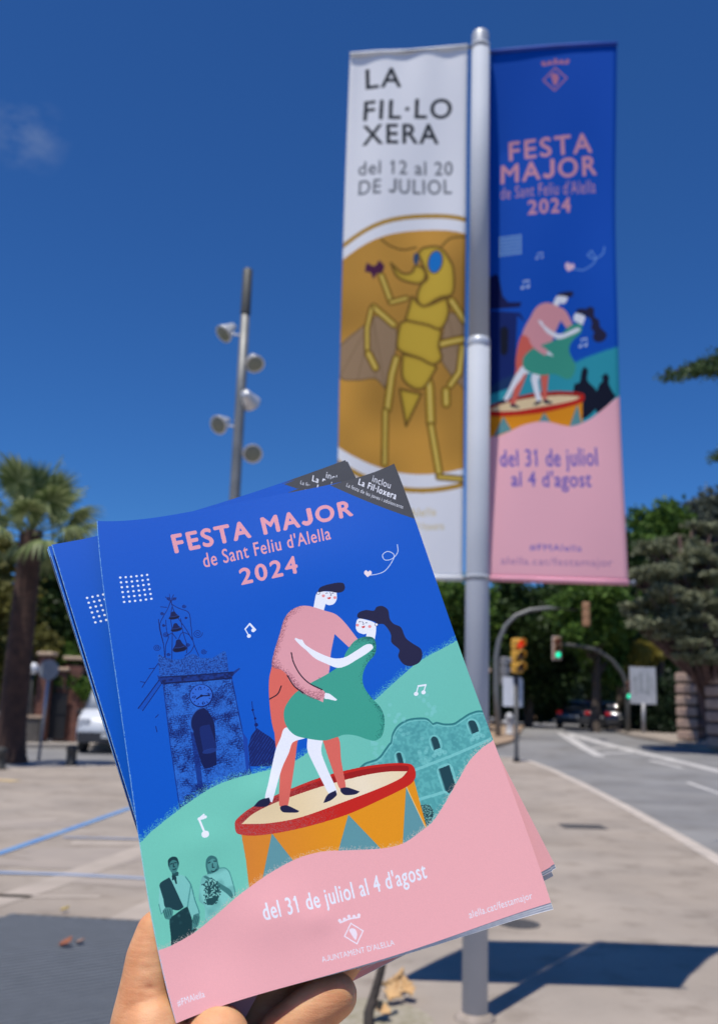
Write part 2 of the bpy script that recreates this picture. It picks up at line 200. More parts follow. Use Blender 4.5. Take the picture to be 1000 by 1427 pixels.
BACK_EDGES=[{'top':[(-0.14048,0.42846,1.66736),(-0.10932,0.4396,1.67684),(-0.07596,0.44908,1.68786),(-0.04073,0.45706,1.70049),(-0.0039,0.46369,1.71478)], 'bot':[(-0.05255,0.39193,1.47242),(-0.02077,0.40129,1.48471),(0.01302,0.40822,1.49952),(0.04833,0.41293,1.51663),(0.08472,0.41566,1.53581)], 'lef':[(-0.14048,0.42846,1.66736),(-0.11395,0.41331,1.61127),(-0.09097,0.40229,1.5613),(-0.07074,0.39519,1.51557),(-0.05255,0.39193,1.47242)], 'rig':[(-0.0039,0.46369,1.71478),(0.02153,0.44898,1.66322),(0.0445,0.43621,1.61676),(0.06544,0.42515,1.57453),(0.08472,0.41566,1.53581)]}, {'top':[(-0.14299,0.43134,1.66675),(-0.11207,0.44295,1.67788),(-0.07886,0.45296,1.6907),(-0.04365,0.46152,1.70527),(-0.0067,0.46884,1.72165)], 'bot':[(-0.05235,0.39535,1.46957),(-0.02012,0.40487,1.48259),(0.01418,0.41199,1.49821),(0.05006,0.41693,1.51621),(0.08713,0.41994,1.53635)], 'lef':[(-0.14299,0.43134,1.66675),(-0.11569,0.41633,1.61009),(-0.09202,0.40543,1.55956),(-0.07114,0.39848,1.51327),(-0.05235,0.39535,1.46957)], 'rig':[(-0.0067,0.46884,1.72165),(0.02027,0.45383,1.66816),(0.0446,0.44081,1.62003),(0.06676,0.42957,1.57635),(0.08713,0.41994,1.53635)]}, {'top':[(-0.14424,0.43442,1.66621),(-0.11334,0.44611,1.67781),(-0.08012,0.45622,1.69115),(-0.04489,0.4649,1.70629),(-0.00788,0.47234,1.72328)], 'bot':[(-0.05159,0.39884,1.46667),(-0.01962,0.40816,1.47954),(0.01435,0.41505,1.495),(0.04982,0.41972,1.51282),(0.08639,0.42242,1.53276)], 'lef':[(-0.14424,0.43442,1.66621),(-0.11638,0.4195,1.60893),(-0.0922,0.4087,1.55782),(-0.07084,0.40185,1.51095),(-0.05159,0.39884,1.46667)], 'rig':[(-0.00788,0.47234,1.72328),(0.01928,0.45696,1.66815),(0.04374,0.44365,1.61864),(0.06597,0.4322,1.57378),(0.08639,0.42242,1.53276)]}]
PAL = dict(pink=(232,160,172), white=(236,238,245), rp=(222,158,176), viol=(112,98,190), viol2=(176,130,175), ink=(52,58,66), ink2=(120,124,132), gold2=(226,205,140))
class Canvas:
    def __init__(s, w, h, px, bgc):
        s.s = px; s.W = int(w*px); s.H = int(h*px); s.buf = np.empty((s.H, s.W, 3), np.float32); s.buf[:] = bgc
    def mask(s, polys):
        D = np.zeros((s.H, s.W+1), np.int16)
        for P in polys:
            P = np.asarray(P, float)*s.s
            a = P; b = np.roll(P, -1, 0)
            for (x0, y0), (x1, y1) in zip(a, b):
                if y0 == y1: continue
                sg = 1
                if y0 > y1: x0, y0, x1, y1, sg = x1, y1, x0, y0, -1
                r0_ = max(0, math.ceil(y0-.5)); r1_ = min(s.H, math.ceil(y1-.5))
                if r1_ <= r0_: continue
                rows = np.arange(r0_, r1_); xi = x0+(rows+.5-y0)*(x1-x0)/(y1-y0)
                np.add.at(D, (rows, np.clip(np.ceil(xi-.5), 0, s.W).astype(int)), sg)
        return np.cumsum(D, 1)[:, :-1] != 0
    def fill(s, m, c, a=1.0):
        s.buf[m] = s.buf[m]*(1-a)+np.array(c, np.float32)*a
    def poly(s, P, c, smooth=True, a=1.0):
        m = s.mask([catmull(P) if smooth else P]); s.fill(m, c, a); return m
    def stroke(s, P, wd, c, a=1.0, smooth=True):
        P = catmull(P, False) if smooth else P
        pol = []
        for (x0, y0), (x1, y1) in zip(P[:-1], P[1:]):
            L = math.hypot(x1-x0, y1-y0) or 1; nx, ny = -(y1-y0)/L*wd/2, (x1-x0)/L*wd/2
            pol.append([(x0+nx, y0+ny), (x0-nx, y0-ny), (x1-nx, y1-ny), (x1+nx, y1+ny)])
        for x, y in P[::max(1, len(P)//60)]: pol.append(circ((x, y), wd/2, wd/2, 10))
        pol = [p if area(p) > 0 else p[::-1] for p in pol]
        m = s.mask(pol); s.fill(m, c, a); return m
    def blur(s, m, r):
        k = max(1, int(r*s.s)); f = m.astype(np.float32)
        for ax in (0, 1, 0, 1):
            p = [(0, 0), (0, 0)]; p[ax] = (k+1, k)
            cs = np.cumsum(np.pad(f, p, mode='edge'), ax)
            f = (cs[2*k+1:]-cs[:-2*k-1])/(2*k+1) if ax == 0 else (cs[:, 2*k+1:]-cs[:, :-2*k-1])/(2*k+1)
        return f
    def stipple(s, prob, c, cell=2, a=1.0):
        h, w_ = (s.H+cell-1)//cell, (s.W+cell-1)//cell
        n = rng.random((h, w_)).repeat(cell, 0).repeat(cell, 1)[:s.H, :s.W]
        s.fill(n < prob, c, a)
    def noise(s, sc, seed=1):
        """smooth value noise 0..1 over the sheet, feature size sc in page units"""
        g = np.random.default_rng(seed).random((int(s.H/s.s/sc)+3, int(s.W/s.s/sc)+3)).astype(np.float32)
        y = np.arange(s.H)/s.s/sc; x = np.arange(s.W)/s.s/sc
        yi = y.astype(int); xi = x.astype(int); fy = (y-yi)[:, None]; fx = (x-xi)[None]
        fy = fy*fy*(3-2*fy); fx = fx*fx*(3-2*fx)
        return (g[yi][:, xi]*(1-fx)+g[yi][:, xi+1]*fx)*(1-fy)+(g[yi+1][:, xi]*(1-fx)+g[yi+1][:, xi+1]*fx)*fy
    def text(s, st, Qd, c, bold=0, a=1.0):
        tris, ymax, x0, x1 = glyphs(st, bold)
        (ax, ay), (bx, by), (cx, cy), (dx, dy) = Qd
        def mp_(p):
            u = (p[0]-x0)/(x1-x0); v = p[1]/ymax
            tx, ty = ax+(bx-ax)*u, ay+(by-ay)*u; ex, ey = dx+(cx-dx)*u, dy+(cy-dy)*u
            return (ex+(tx-ex)*v, ey+(ty-ey)*v)
        pol = [[mp_(p) for p in t] for t in tris]
        pol = [p if area(p) > 0 else p[::-1] for p in pol]
        m = s.mask(pol)
        k = bold*abs(dy-ay)*s.s   # heavier lettering: grow the strokes
        for _ in range(int(round(k))):
            q = m.copy(); q[1:] |= m[:-1]; q[:-1] |= m[1:]; q[:, 1:] |= m[:, :-1]; q[:, :-1] |= m[:, 1:]; m = q
        s.fill(m, c, a); return m
    def image(s, name):
        im = bpy.data.images.new(name, s.W, s.H, alpha=False)
        out = np.ones((s.H, s.W, 4), np.float32); out[..., :3] = np.clip(s.buf[::-1]/255, 0, 1)
        im.pixels.foreach_set(out.ravel()); im.update(); im.pack(); return im
def area(p): return sum(p[i][0]*p[(i+1) % len(p)][1]-p[(i+1) % len(p)][0]*p[i][1] for i in range(len(p)))
def circ(c, rx, ry, n=24, rot=0):
    o = []
    for i in range(n):
        t = 2*math.pi*i/n; x, y = rx*math.cos(t), ry*math.sin(t)
        o.append((c[0]+x*math.cos(rot)-y*math.sin(rot), c[1]+x*math.sin(rot)+y*math.cos(rot)))
    return o
def catmull(P, closed=True, n=6):
    P = np.asarray(P, float); N_ = len(P); o = []
    for i in range(N_ if closed else N_-1):
        g = (lambda k: P[k % N_]) if closed else (lambda k: P[min(max(k, 0), N_-1)])
        p0, p1, p2, p3 = g(i-1), g(i), g(i+1), g(i+2)
        # sharp corners stay sharp
        l1 = np.linalg.norm(p2-p1)+1e-6
        m1 = (p2-p0)/2; m2 = (p3-p1)/2
        def corner(a, b, c):
            u, v = b-a, c-b; return (u@v)/((np.linalg.norm(u)+1e-6)*(np.linalg.norm(v)+1e-6)) < .15
        m1 = (p2-p1) if corner(p0, p1, p2) else m1*min(1, l1/(np.linalg.norm(m1)+1e-6))
        m2 = (p2-p1) if corner(p1, p2, p3) else m2*min(1, l1/(np.linalg.norm(m2)+1e-6))
        for k in range(n):
            t = k/n; o.append(tuple((2*t**3-3*t*t+1)*p1+(t**3-2*t*t+t)*m1+(-2*t**3+3*t*t)*p2+(t**3-t*t)*m2))
    if not closed: o.append(tuple(P[-1]))
    return o
_G = {}
def glyphs(st, bold):
    """triangles of a line of lettering, its cap height and its left and right ends; the figure one gets its flag"""
    if (st, bold) in _G: return _G[(st, bold)]
    cu = bpy.data.curves.new('lettering', 'FONT'); sj = st.replace('J', 'L'); cu.body = sj; cu.offset = 0; cu.fill_mode = 'FRONT'; cu.resolution_u = 5
    sp = 1.06+bold*3.4; cu.space_character = sp
    o = bpy.data.objects.new('lettering', cu); COL.objects.link(o)
    dg = bpy.context.evaluated_depsgraph_get(); me = bpy.data.meshes.new_from_object(o.evaluated_get(dg))
    me.calc_loop_triangles()
    V = [(v.co.x, v.co.y) for v in me.vertices]; T_ = [[V[i] for i in t.vertices] for t in me.loop_triangles]
    bpy.data.objects.remove(o); bpy.data.curves.remove(cu); bpy.data.meshes.remove(me)
    xs = [p[0] for p in V]; ys = [p[1] for p in V]
    def right(k):
        if k == 0: return min(xs)
        cu = bpy.data.curves.new('lettering', 'FONT'); cu.body = sj[:k]; cu.space_character = sp; o = bpy.data.objects.new('lettering', cu); COL.objects.link(o)
        dg = bpy.context.evaluated_depsgraph_get(); me = bpy.data.meshes.new_from_object(o.evaluated_get(dg)); q = max([v.co.x for v in me.vertices] or [0])
        bpy.data.objects.remove(o); bpy.data.curves.remove(cu); bpy.data.meshes.remove(me); return q
    for i, ch in enumerate(st):
        if ch == '1' and len(st) > 1:
            q = right(i+1); T_.append([(q-.02, .66), (q-.20, .50), (q-.02, .56)]); T_.append([(q-.02, .66), (q-.20, .58), (q-.20, .50)])
        if ch == 'J':   # the J stands on the line
            a_, b_ = (right(i) if i else -9), right(i+1); top = max(ys); w_ = .105+bold*.5
            T_ = [t for t in T_ if not (a_+.01 < sum(q[0] for q in t)/3 <= b_+.005)]
            x1_ = b_-.03; ar = [(x1_-w_/2, top), (x1_-w_/2, .24)]+[(x1_-w_/2-.17+.17*math.cos(t), .24-.20*math.sin(t)+w_*.25*math.sin(t)) for t in (.4, .8, 1.2, 1.6, 2.0, 2.35)]
            for (xa, ya), (xb, yb) in zip(ar[:-1], ar[1:]):
                L_ = math.hypot(xb-xa, yb-ya); nx, ny = -(yb-ya)/L_*w_/2, (xb-xa)/L_*w_/2
                T_ += [[(xa+nx, ya+ny), (xa-nx, ya-ny), (xb-nx, yb-ny)], [(xa+nx, ya+ny), (xb-nx, yb-ny), (xb+nx, yb+ny)]]
                c_ = circ((xb, yb), w_/2, w_/2, 8); T_ += [[c_[0], c_[k], c_[k+1]] for k in range(1, 7)] if yb < .3 else []
    _G[(st, bold)] = (T_, max(ys), min(xs), max(xs)); return _G[(st, bold)]
def emblem(cv, c, k, col, bgc):
    x, y = c; d = lambda q: [(x, y-q), (x+q*.95, y), (x, y+q), (x-q*.95, y)]
    cv.poly(d(44*k), col, False); cv.poly(d(37*k), bgc, False)
    cv.poly([(x-14*k, y-16*k), (x-4*k, y-22*k), (x+10*k, y-14*k), (x+12*k, y+4*k), (x+4*k, y+22*k), (x-2*k, y+24*k), (x-8*k, y+8*k)], col)
    cv.stroke([(x-40*k, y-54*k), (x, y-58*k), (x+40*k, y-54*k)], 7*k, col)
    for i in (-40, -20, 0, 20, 40): cv.poly(circ((x+i*k, y-(62 if i else 68)*k), 7*k, 7*k, 10), col, False)
def note(cv, a, b, k, col):
    """beamed pair of quavers, heads at a and b"""
    for p in (a, b): cv.poly(circ(p, 10*k, 9*k, 14), col, False)
    ta = (a[0]+7*k, a[1]-42*k); tb = (b[0]+7*k, b[1]-42*k)
    cv.stroke([(a[0]+8*k, a[1]), ta], 4*k, col, smooth=False); cv.stroke([(b[0]+8*k, b[1]), tb], 4*k, col, smooth=False)
    cv.stroke([ta, tb], 9*k, col, smooth=False)
def heart(cv, c, k, col, rot=0):
    P = [(0, 20), (-17, 3), (-18, -10), (-9, -17), (0, -9), (9, -17), (18, -10), (17, 3)]
    cs, sn = math.cos(rot), math.sin(rot)
    cv.poly([(c[0]+(x*cs-y*sn)*k, c[1]+(x*sn+y*cs)*k) for x, y in P], col)

NAVY = (34,34,66); SKIN = (238,240,245); DRUM_RED = (200,38,28)
SWX = sum(p[0] for p in ART['sweater'][3:6])/3+60; DRX = ART['dress'][6][0]-20
def dancers(cv, F, k, fine=True):
    """the dancing couple on the drum; F maps cover units to this sheet, k is the scale"""
    g = lambda n: [F(p) for p in ART[n]]
    cv.poly(g('drum'), (232,150,28), False)
    dm = cv.mask([g('drum')])
    if fine:
        xx = np.arange(cv.W)[None]/cv.s+np.zeros((cv.H, 1)); pr = np.clip((760-xx)/420, 0, 1)*.75
        cv.buf[dm] = (cv.buf*(1-pr[..., None]*.8)+np.array((206,118,66))*pr[..., None]*.8)[dm]
    for n in ('tri1', 'tri2', 'tri3'): cv.poly(g(n), (98,152,158), False)
    if fine:
        cv.stroke([F(ART['tri3'][0]), F((ART['tri3'][1][0], ART['tri3'][1][1]))], 3, (240,205,140), smooth=False)
    rm = cv.poly(g('rim'), DRUM_RED); cv.poly(g('rimin'), (158,28,26)); hm = cv.poly(g('head'), (238,214,168))
    if fine:
        x = np.arange(cv.W)[None]/cv.s; d = np.clip(1-np.abs(x-900)/260, 0, 1)[..., None]*.5
        cv.buf[hm] = (cv.buf*(1-d)+np.array((248,240,222))*d)[hm]
        pr = np.clip((800-np.arange(cv.W)/cv.s)/260, 0, 1)[None]*.55*np.ones((cv.H, 1))
        cv.stipple(pr*rm*(~hm), (176,92,92), 2, .8)
    tm = cv.poly(g('trousers'), (222,106,92)); l1 = cv.poly(g('legm1'), (222,106,92)); cv.poly(g('legm2'), (222,106,92))
    cv.poly(g('legw1'), SKIN); cv.poly(g('legw2'), SKIN)
    for n in ('shoe1', 'shoe2', 'shoe3', 'shoe4'): cv.poly(g(n), NAVY)
    cv.poly(g('hairw'), NAVY)
    cv.poly(g('facew'), SKIN); cv.poly(g('headm'), SKIN); cv.poly(g('hairm'), NAVY)
    sw = cv.poly(g('sweater'), (226,160,166))
    ds = cv.poly(g('dress'), (62,160,138)); cv.poly(g('armw'), SKIN); cv.poly(g('handm'), SKIN)
    # the man's sleeve lies over the dress
    slv = [F(p) for p in ART['backline']]; arm = [F(p) for p in ART['armline']]
    cv.poly(arm+[F(p) for p in ART['handm'][:1]]+[F((ART['handm'][-1][0]-10, ART['handm'][-1][1]+16))]+slv[::-1], (226,160,166))
    if fine:
        e = 1-cv.blur(sw, 34); yy = np.arange(cv.H)[:, None]/cv.s; xx = np.arange(cv.W)[None]/cv.s
        ax, ay = F(ART['sweater'][0]); bx, by = F(ART['sweater'][5])
        side = np.clip((SWX-xx)/60, 0, 1)*np.clip(e*1.9-.35, 0, .9)
        cv.stipple(side*sw, (140,78,92), 2, .85)
        e = 1-cv.blur(ds, 30); side = np.clip((xx-DRX)/90, 0, 1)*np.clip(e*1.8-.3, 0, .85)
        cv.stipple(side*ds*(~cv.mask([catmull(g('armw'))])), (24,84,82), 2, .85)
        for n in ('armline', 'backline', 'pocket'): cv.stroke(g(n), 5, (30,24,40))
        for ear in ('earm', 'earw'): cv.poly(circ(F(PTS[ear]), 8, 8, 14), NAVY, False); cv.poly(circ(F(PTS[ear]), 6, 6, 14), SKIN, False)
        for c_ in ('cheekm1', 'cheekm2', 'cheekw1', 'cheekw2'): cv.poly(circ(F(PTS[c_]), 7.5, 7, 14), (238,150,150), False)
        for c_ in ('mouthm', 'mouthw'):
            x, y = F(PTS[c_]); cv.poly([(x-9, y-4), (x+9, y-4), (x+5, y+5), (x-5, y+5)], (214,70,70), False)
        for c_ in ('eyem1', 'eyem2', 'eyew1', 'eyew2'):
            x, y = F(PTS[c_]); cv.stroke([(x-4, y+1), (x, y-2), (x+4, y+1)], 2.2, NAVY)
        for c_ in ('nosem', 'nosew'):
            x, y = F(PTS[c_]); cv.stroke([(x, y-10), (x+3, y+4), (x-2, y+6)], 2.2, NAVY)

def paint_cover():
    S_ = .9; cv = Canvas(1480, 2100, S_, (6,88,194)); I = lambda p: p
    BLUE = (6,88,194); n1 = cv.noise(9, 1); n2 = cv.noise(30, 2); n3 = cv.noise(4, 3)
    def mix(m, c, a): cv.buf[m] = (cv.buf*(1-a[..., None])+np.array(c, np.float32)*a[..., None])[m]
    # church tower, printed as a dark blue photograph
    tw = cv.poly(ART['tower'], (44,112,208), False)
    wy_ = np.arange(cv.H)[:, None]/cv.s+(cv.noise(24, 21)-.5)*14; wx_ = np.arange(cv.W)[None]/cv.s+(cv.noise(16, 22)-.5)*16
    br = (np.floor(wy_/9)*.387+wx_/22) % 1; rows = (wy_ % 9)/9
    mort = ((br < .10) | (rows < .2)).astype(np.float32)*np.clip((n2-.3)*3, 0, 1)
    mix(tw, (10,28,92), np.clip(mort*.8+np.clip(n3-.42, 0, 1)*1.5*(n2+.2)+.15*n1+.35*np.clip((n2-.55)*3, 0, 1), 0, .92))
    px_ = cv.mask([ART['parapet']]); cv.poly(ART['parapet'], (36,96,188), False); mix(px_, (12,34,100), np.clip(n3*1.3-.45, 0, .8))
    cm = cv.poly(ART['cornice'], (20,54,132), False); mix(cm, (8,20,70), np.clip(n1*1.5-.5, 0, .85))
    cv.stroke([ART['cornice'][1], ART['cornice'][2]], 5, (10,28,84), smooth=False); cv.stroke([ART['cornice'][-2], ART['cornice'][-3]], 6, (8,22,72), smooth=False)
    cv.stroke([ART['tower'][0], ART['tower'][5], ART['tower'][4]], 4, (16,44,120), .7, False); cv.stroke([ART['tower'][1], ART['tower'][2], ART['tower'][3]], 4, (12,36,108), .8, False)
    cv.poly(ART['roofa'], (12,78,180), False); cv.stroke([ART['roofa'][0], ART['roofa'][3]], 4, (10,28,90), smooth=False); cv.stroke([ART['roofa'][1], ART['roofa'][2]], 3, (10,28,90), smooth=False)
    w2 = cv.poly(ART['wall2'], (24,66,160), False)
    cv.poly(ART['archshade'], (14,38,112), False, .7)
    am = cv.poly(ART['arch'], (14,26,78)); cv.stroke(ART['arch'][:5], 6, (48,108,200), .6)
    x, y = ART['arch'][4]; cv.poly([(x+30, y-10), (x+72, y-16), (x+84, y+86), (x+26, y+92)], (22,44,112), True, .8); cv.poly(circ((x+54, y+96), 32, 10), (36,70,150), False, .6)
    cx_, cy_ = PTS['clock']; cv.poly(circ((cx_, cy_), 50, 52, 32), (10,30,96), False); cv.poly(circ((cx_-1, cy_-2), 46, 48, 32), (46,104,204), False)
    for h_ in range(12):
        t = h_*math.pi/6; cv.stroke([(cx_+40*math.sin(t), cy_-41*math.cos(t)), (cx_+35*math.sin(t), cy_-36*math.cos(t))], 3.5, (14,34,100), smooth=False)
    for s_, dx, dy in (('12', 0, -27), ('3', 27, 6), ('6', 3, 39), ('9', -30, 6)):
        cv.text(s_, [(cx_+dx-7, cy_+dy-13), (cx_+dx+7, cy_+dy-13), (cx_+dx+7, cy_+dy), (cx_+dx-7, cy_+dy)], (12,28,92), .02)
    cv.stroke([(cx_, cy_), (cx_+34, cy_+7)], 5, (8,20,70), smooth=False); cv.stroke([(cx_, cy_), (cx_-22, cy_+9)], 6, (8,20,70), smooth=False); cv.poly(circ((cx_, cy_), 6, 6), (8,20,70), False)
    IR = (14,30,98)
    for P in IRON: cv.stroke(P, 3.2, IR, .9)
    for c, r_ in SPIRALS:
        cv.stroke([(c[0]+r_*1.15*(1-i/30)*math.cos(i*.5), c[1]+r_*1.15*(1-i/30)*math.sin(i*.5)) for i in range(28)], 2.6, IR, .9)
    for c, a, b in BELLS:
        cv.poly([(c[0]-a*.25, c[1]-b), (c[0]+a*.25, c[1]-b), (c[0]+a*.5, c[1]-b*.3), (c[0]+a, c[1]+b*.55), (c[0]+a*.6, c[1]+b), (c[0]-a*.6, c[1]+b), (c[0]-a, c[1]+b*.55), (c[0]-a*.5, c[1]-b*.3)], (16,28,80))
        cv.poly(circ((c[0], c[1]+b*.62), a*.85, b*.3), (10,16,52), False); cv.stroke([(c[0]-a*.7, c[1]+b*.2), (c[0], c[1]+b*.35), (c[0]+a*.7, c[1]+b*.2)], 3, (52,88,170), .6)
    dm = cv.poly(ART['dome'], (18,34,98), False); mix(dm, (40,84,180), np.clip(((np.arange(cv.W)[None]+np.arange(cv.H)[:, None]) % 14 < 3)*n1*1.1, 0, .7)*1.0)
    for c, r_ in BALLS: cv.poly(circ(c, r_*1.3, r_*1.3), IR, False)
    # hill, with the grain of the illustration along its edge
    hl_ = cv.mask([catmull(ART['hill'])]); TEAL = (118,204,180)
    p_ = cv.blur(hl_, 26); cv.stipple(np.clip(p_-.08, 0, 1)*1.25*(~hl_), TEAL, 2, .8)
    cv.fill(hl_, TEAL); g = np.clip(1-p_, 0, 1)
    yy = np.arange(cv.H)[:, None]/cv.s+np.zeros((1, cv.W)); xx = np.arange(cv.W)[None]/cv.s+np.zeros((cv.H, 1))
    mix(hl_, (96,178,172), np.clip((xx-200)/900, 0, 1)*.35)
    # town hall facade on the hill
    bm = cv.mask([ART['building']]) & hl_; cv.fill(bm, (98,180,176)); mix(bm, (70,146,148), np.clip(n1*1.2-.35, 0, .45)+np.clip(n2-.45, 0, .4)*.6)
    cv.stroke(ART['bline'], 8, (50,124,126)); cv.stroke([(x, y+9) for x, y in ART['bline']], 4, (130,206,198), .7)
    for b in ('bband1', 'bband2'): cv.stroke(ART[b], 12, (132,208,202), .75, False)
    for b in ('bwin1', 'bwin2', 'bwin3', 'bdoor'):
        m = cv.mask([ART[b]]); h = cv.blur(m, 12) > .12; mix(h, (134,210,204), n1*.6+.3); cv.poly(ART[b], (34,70,78), b != 'bdoor')
        q = ART[b]; cv.stroke([q[0], q[-1]], 5, (72,128,130), .8, False)
        x = sum(p[0] for p in q)/len(q); y = max(p[1] for p in q)
        for i in range(5): cv.poly(circ((x-24+i*12, y+22-(i % 2)*8), 10, 9), (134,208,202), False, .55)
    for i, (x, y) in enumerate(((1000, 1290), (1180, 1400), (1130, 1230), (1270, 1200), (1060, 1480))):
        for k in range(14): cv.poly(circ((x+rng.normal()*14, y+rng.normal()*38), 9, 8), (128,204,198), False, .45)
    bb = cv.poly(ART['bbush'], (36,66,72)); cv.stipple(bb*.35, (110,170,160), 3)
    # the two papier-mache giants, printed in green
    DK = (28,62,66)
    cv.poly(ART['gshirt1'], (128,202,190)); cv.stroke(ART['gshirt1'][2:7], 4, (60,130,126), .8); cv.stroke([ART['gshirt1'][3], ART['gshirt1'][8]], 5, (70,140,134), .7)
    cv.poly(ART['gsleeve1'], (134,206,194)); cv.stroke(ART['gsleeve1'], 3, (60,128,124), .7)
    cv.poly(ART['gneck1'], (38,84,86)); cv.poly(ART['ghead1'], (66,128,124))
    x0_, y0_ = min(p[0] for p in ART['ghead1']), min(p[1] for p in ART['ghead1']); x1_, y1_ = max(p[0] for p in ART['ghead1']), max(p[1] for p in ART['ghead1'])
    fx = lambda a, b: (x0_+(x1_-x0_)*a, y0_+(y1_-y0_)*b)
    cv.poly([fx(0, .3), fx(.1, .1), fx(.5, 0), fx(.9, .12), fx(1, .5), fx(.86, .7), fx(.84, .35), fx(.5, .2), fx(.16, .34), fx(.12, .6), fx(.02, .5)], DK)
    cv.stroke([fx(.5, .4), fx(.44, .62), fx(.56, .63)], 4, DK); cv.stroke([fx(.22, .42), fx(.38, .4)], 4, DK); cv.stroke([fx(.62, .4), fx(.78, .42)], 4, DK); cv.stroke([fx(.36, .78), fx(.5, .8), fx(.64, .77)], 4, DK)
    sk = cv.poly(ART['gskirt'], DK); mix(sk, (84,142,138), np.clip(cv.noise(14, 9)*1.6-.95, 0, .6)*np.clip((1800-yy)/60, 0, 1))
    cv.poly(ART['gvest'], (32,66,72)); cv.poly(ART['gtie'], DK)
    for h_ in ('gfist', 'ghand'):
        cv.poly(ART[h_], (74,136,130)); q = ART[h_]
        for i in range(4): t = i/4; cv.stroke([(q[0][0]*(1-t)+q[2][0]*t, q[0][1]*(1-t)+q[2][1]*t), (q[5][0]*(1-t)+q[3][0]*t, q[5][1]*(1-t)+q[3][1]*t)], 3, (36,84,84), .8)
    gd = cv.poly(ART['gdress'], (132,206,194)); mix(gd, (92,160,152), np.clip(n2*1.2-.45, 0, .5)); cv.stroke(ART['gdress'][2:7], 4, (70,140,134), .8)
    cv.poly(ART['gsash'], (66,126,122)); cv.poly(ART['ghead2'], (58,116,114)); cv.poly(ART['gface2'], (84,152,146))
    x, y = [sum(p[i] for p in ART['gface2'])/6 for i in (0, 1)]
    cv.stroke([(x-14, y-12), (x-6, y-14)], 4, DK); cv.stroke([(x+8, y-14), (x+16, y-12)], 4, DK); cv.stroke([(x+1, y-6), (x-2, y+8), (x+5, y+9)], 4, DK); cv.stroke([(x-9, y+20), (x+1, y+24), (x+11, y+19)], 4, DK)
    fm = cv.poly(ART['gflowers'], (36,78,80)); fb = cv.blur(fm, 8); cv.stipple(fb*.5*(~fm), (30,66,70), 4); cv.stipple(fm*.35*(yy < ART['gflowers'][4][1]), (128,196,184), 4)
    # small white signs in the sky
    W_ = (238,240,248)
    (a, b), (c_, d_), (e_, f_), _ = PTS['dots']
    for i in range(6):
        for j in range(6):
            u, v = i/5, j/5; cv.poly(circ((a+(c_-a)*u+(e_-a)*v, b+(d_-b)*u+(f_-b)*v), 5.6, 5.6, 12), W_, False)
    cv.stroke(ART['note1'], 7, W_, smooth=False); cv.stroke([ART['note1'][0], PTS['n1a']], 5, W_, smooth=False); cv.stroke([ART['note1'][2], PTS['n1b']], 5, W_, smooth=False)
    cv.stroke([ART['note1'][1], ART['note1'][2]], 9, W_, smooth=False); cv.poly(circ(PTS['n1a'], 9, 9), W_, False); cv.poly(circ(PTS['n1b'], 9, 9), W_, False)
    cv.stroke([PTS['n3'], ART['note3'][1], ART['note3'][2]], 8, W_, smooth=False); cv.poly(circ(PTS['n3'], 15, 14), W_, False)
    cv.stroke([ART['note3'][1], (ART['note3'][1][0]+26, ART['note3'][1][1]-2)], 12, W_, smooth=False)
    cv.stroke([PTS['n2a'], ART['note2'][1], ART['note2'][2], PTS['n2b']], 5, W_, smooth=False); cv.stroke(ART['note2'][1:3], 8, W_, smooth=False)
    cv.poly(circ(PTS['n2a'], 10, 9), W_, False); cv.poly(circ(PTS['n2b'], 10, 9), W_, False)
    cv.stroke(ART['trail'], 3.6, (226,228,240)); heart(cv, PTS['heart'], .95, (244,224,226), .35)
    dancers(cv, I, 1)
    # pink wave
    PK = (243,176,177); pm = cv.mask([catmull(ART['pinkw'])]); p_ = cv.blur(pm, 20)
    cv.stipple(np.clip(p_-.12, 0, 1)*1.0*(~pm), (222,196,180), 2, .8); cv.fill(pm, PK)
    emblem(cv, PTS['emblem'], .95, (246,232,238), PK)
    for st, q, c, b in TEXTS:
        if st == 'inclou': cv.poly(ART['corner'], (74,76,82), False)
        cv.text(st, q, PAL[c], b)
    # paper worn at the fold
    e = np.clip(1-np.arange(cv.W)/cv.s/4.5, 0, 1)[None]*np.ones((cv.H, 1)); cv.stipple(e*.9, (170,205,225), 2, .7)
    cv.buf *= (1+(rng.random((cv.H, cv.W, 1))-.5)*.05)
    return cv.image('festival cover print')

def paint_right():
    cv = Canvas(800, 3400, .55, (0,84,192))
    hm = cv.poly(RART['hill'], (46,160,178)); cv.stipple(cv.blur(hm, 12)*(~hm), (46,160,178), 2, .7)
    for n in ('tower', 'spire', 'window', 'g1', 'g2'): cv.poly(RART[n], (12,24,84) if n in ('tower', 'spire') else (10,20,44), n[0] == 'g', .75 if n == 'tower' else 1)
    m = DANCE; F = lambda p: (p[0]*m[0][0]+p[1]*m[1][0]+m[2][0], p[0]*m[0][1]+p[1]*m[1][1]+m[2][1])
    dancers(cv, F, .4, False)
    cv.poly(RART['pink'], (248,190,200))
    emblem(cv, RPTS['emblem'], 1.9, (200,130,160), (0,84,192))
    (a, b), (c_, d_), (e_, f_), _ = RPTS['dots']
    for i in range(6):
        for j in range(6): cv.poly(circ((a+(c_-a)*i/5+(e_-a)*j/5, b+(d_-b)*i/5+(f_-b)*j/5), 9, 9, 10), (150,190,225), False)
    for n in ('n1', 'n2', 'n3'):
        x, y = RPTS[n]; note(cv, (x-16, y+14), (x+16, y+10), 1.0 if n != 'n2' else .7, (200,215,240))
    cv.stroke(RTRAIL, 7, (120,165,225)); heart(cv, RPTS['heart'], 1.6, (240,205,220), .3)
    for st, q, c, b in RTEXTS: cv.text(st, q, PAL[c], b)
    return cv.image('festival banner print')

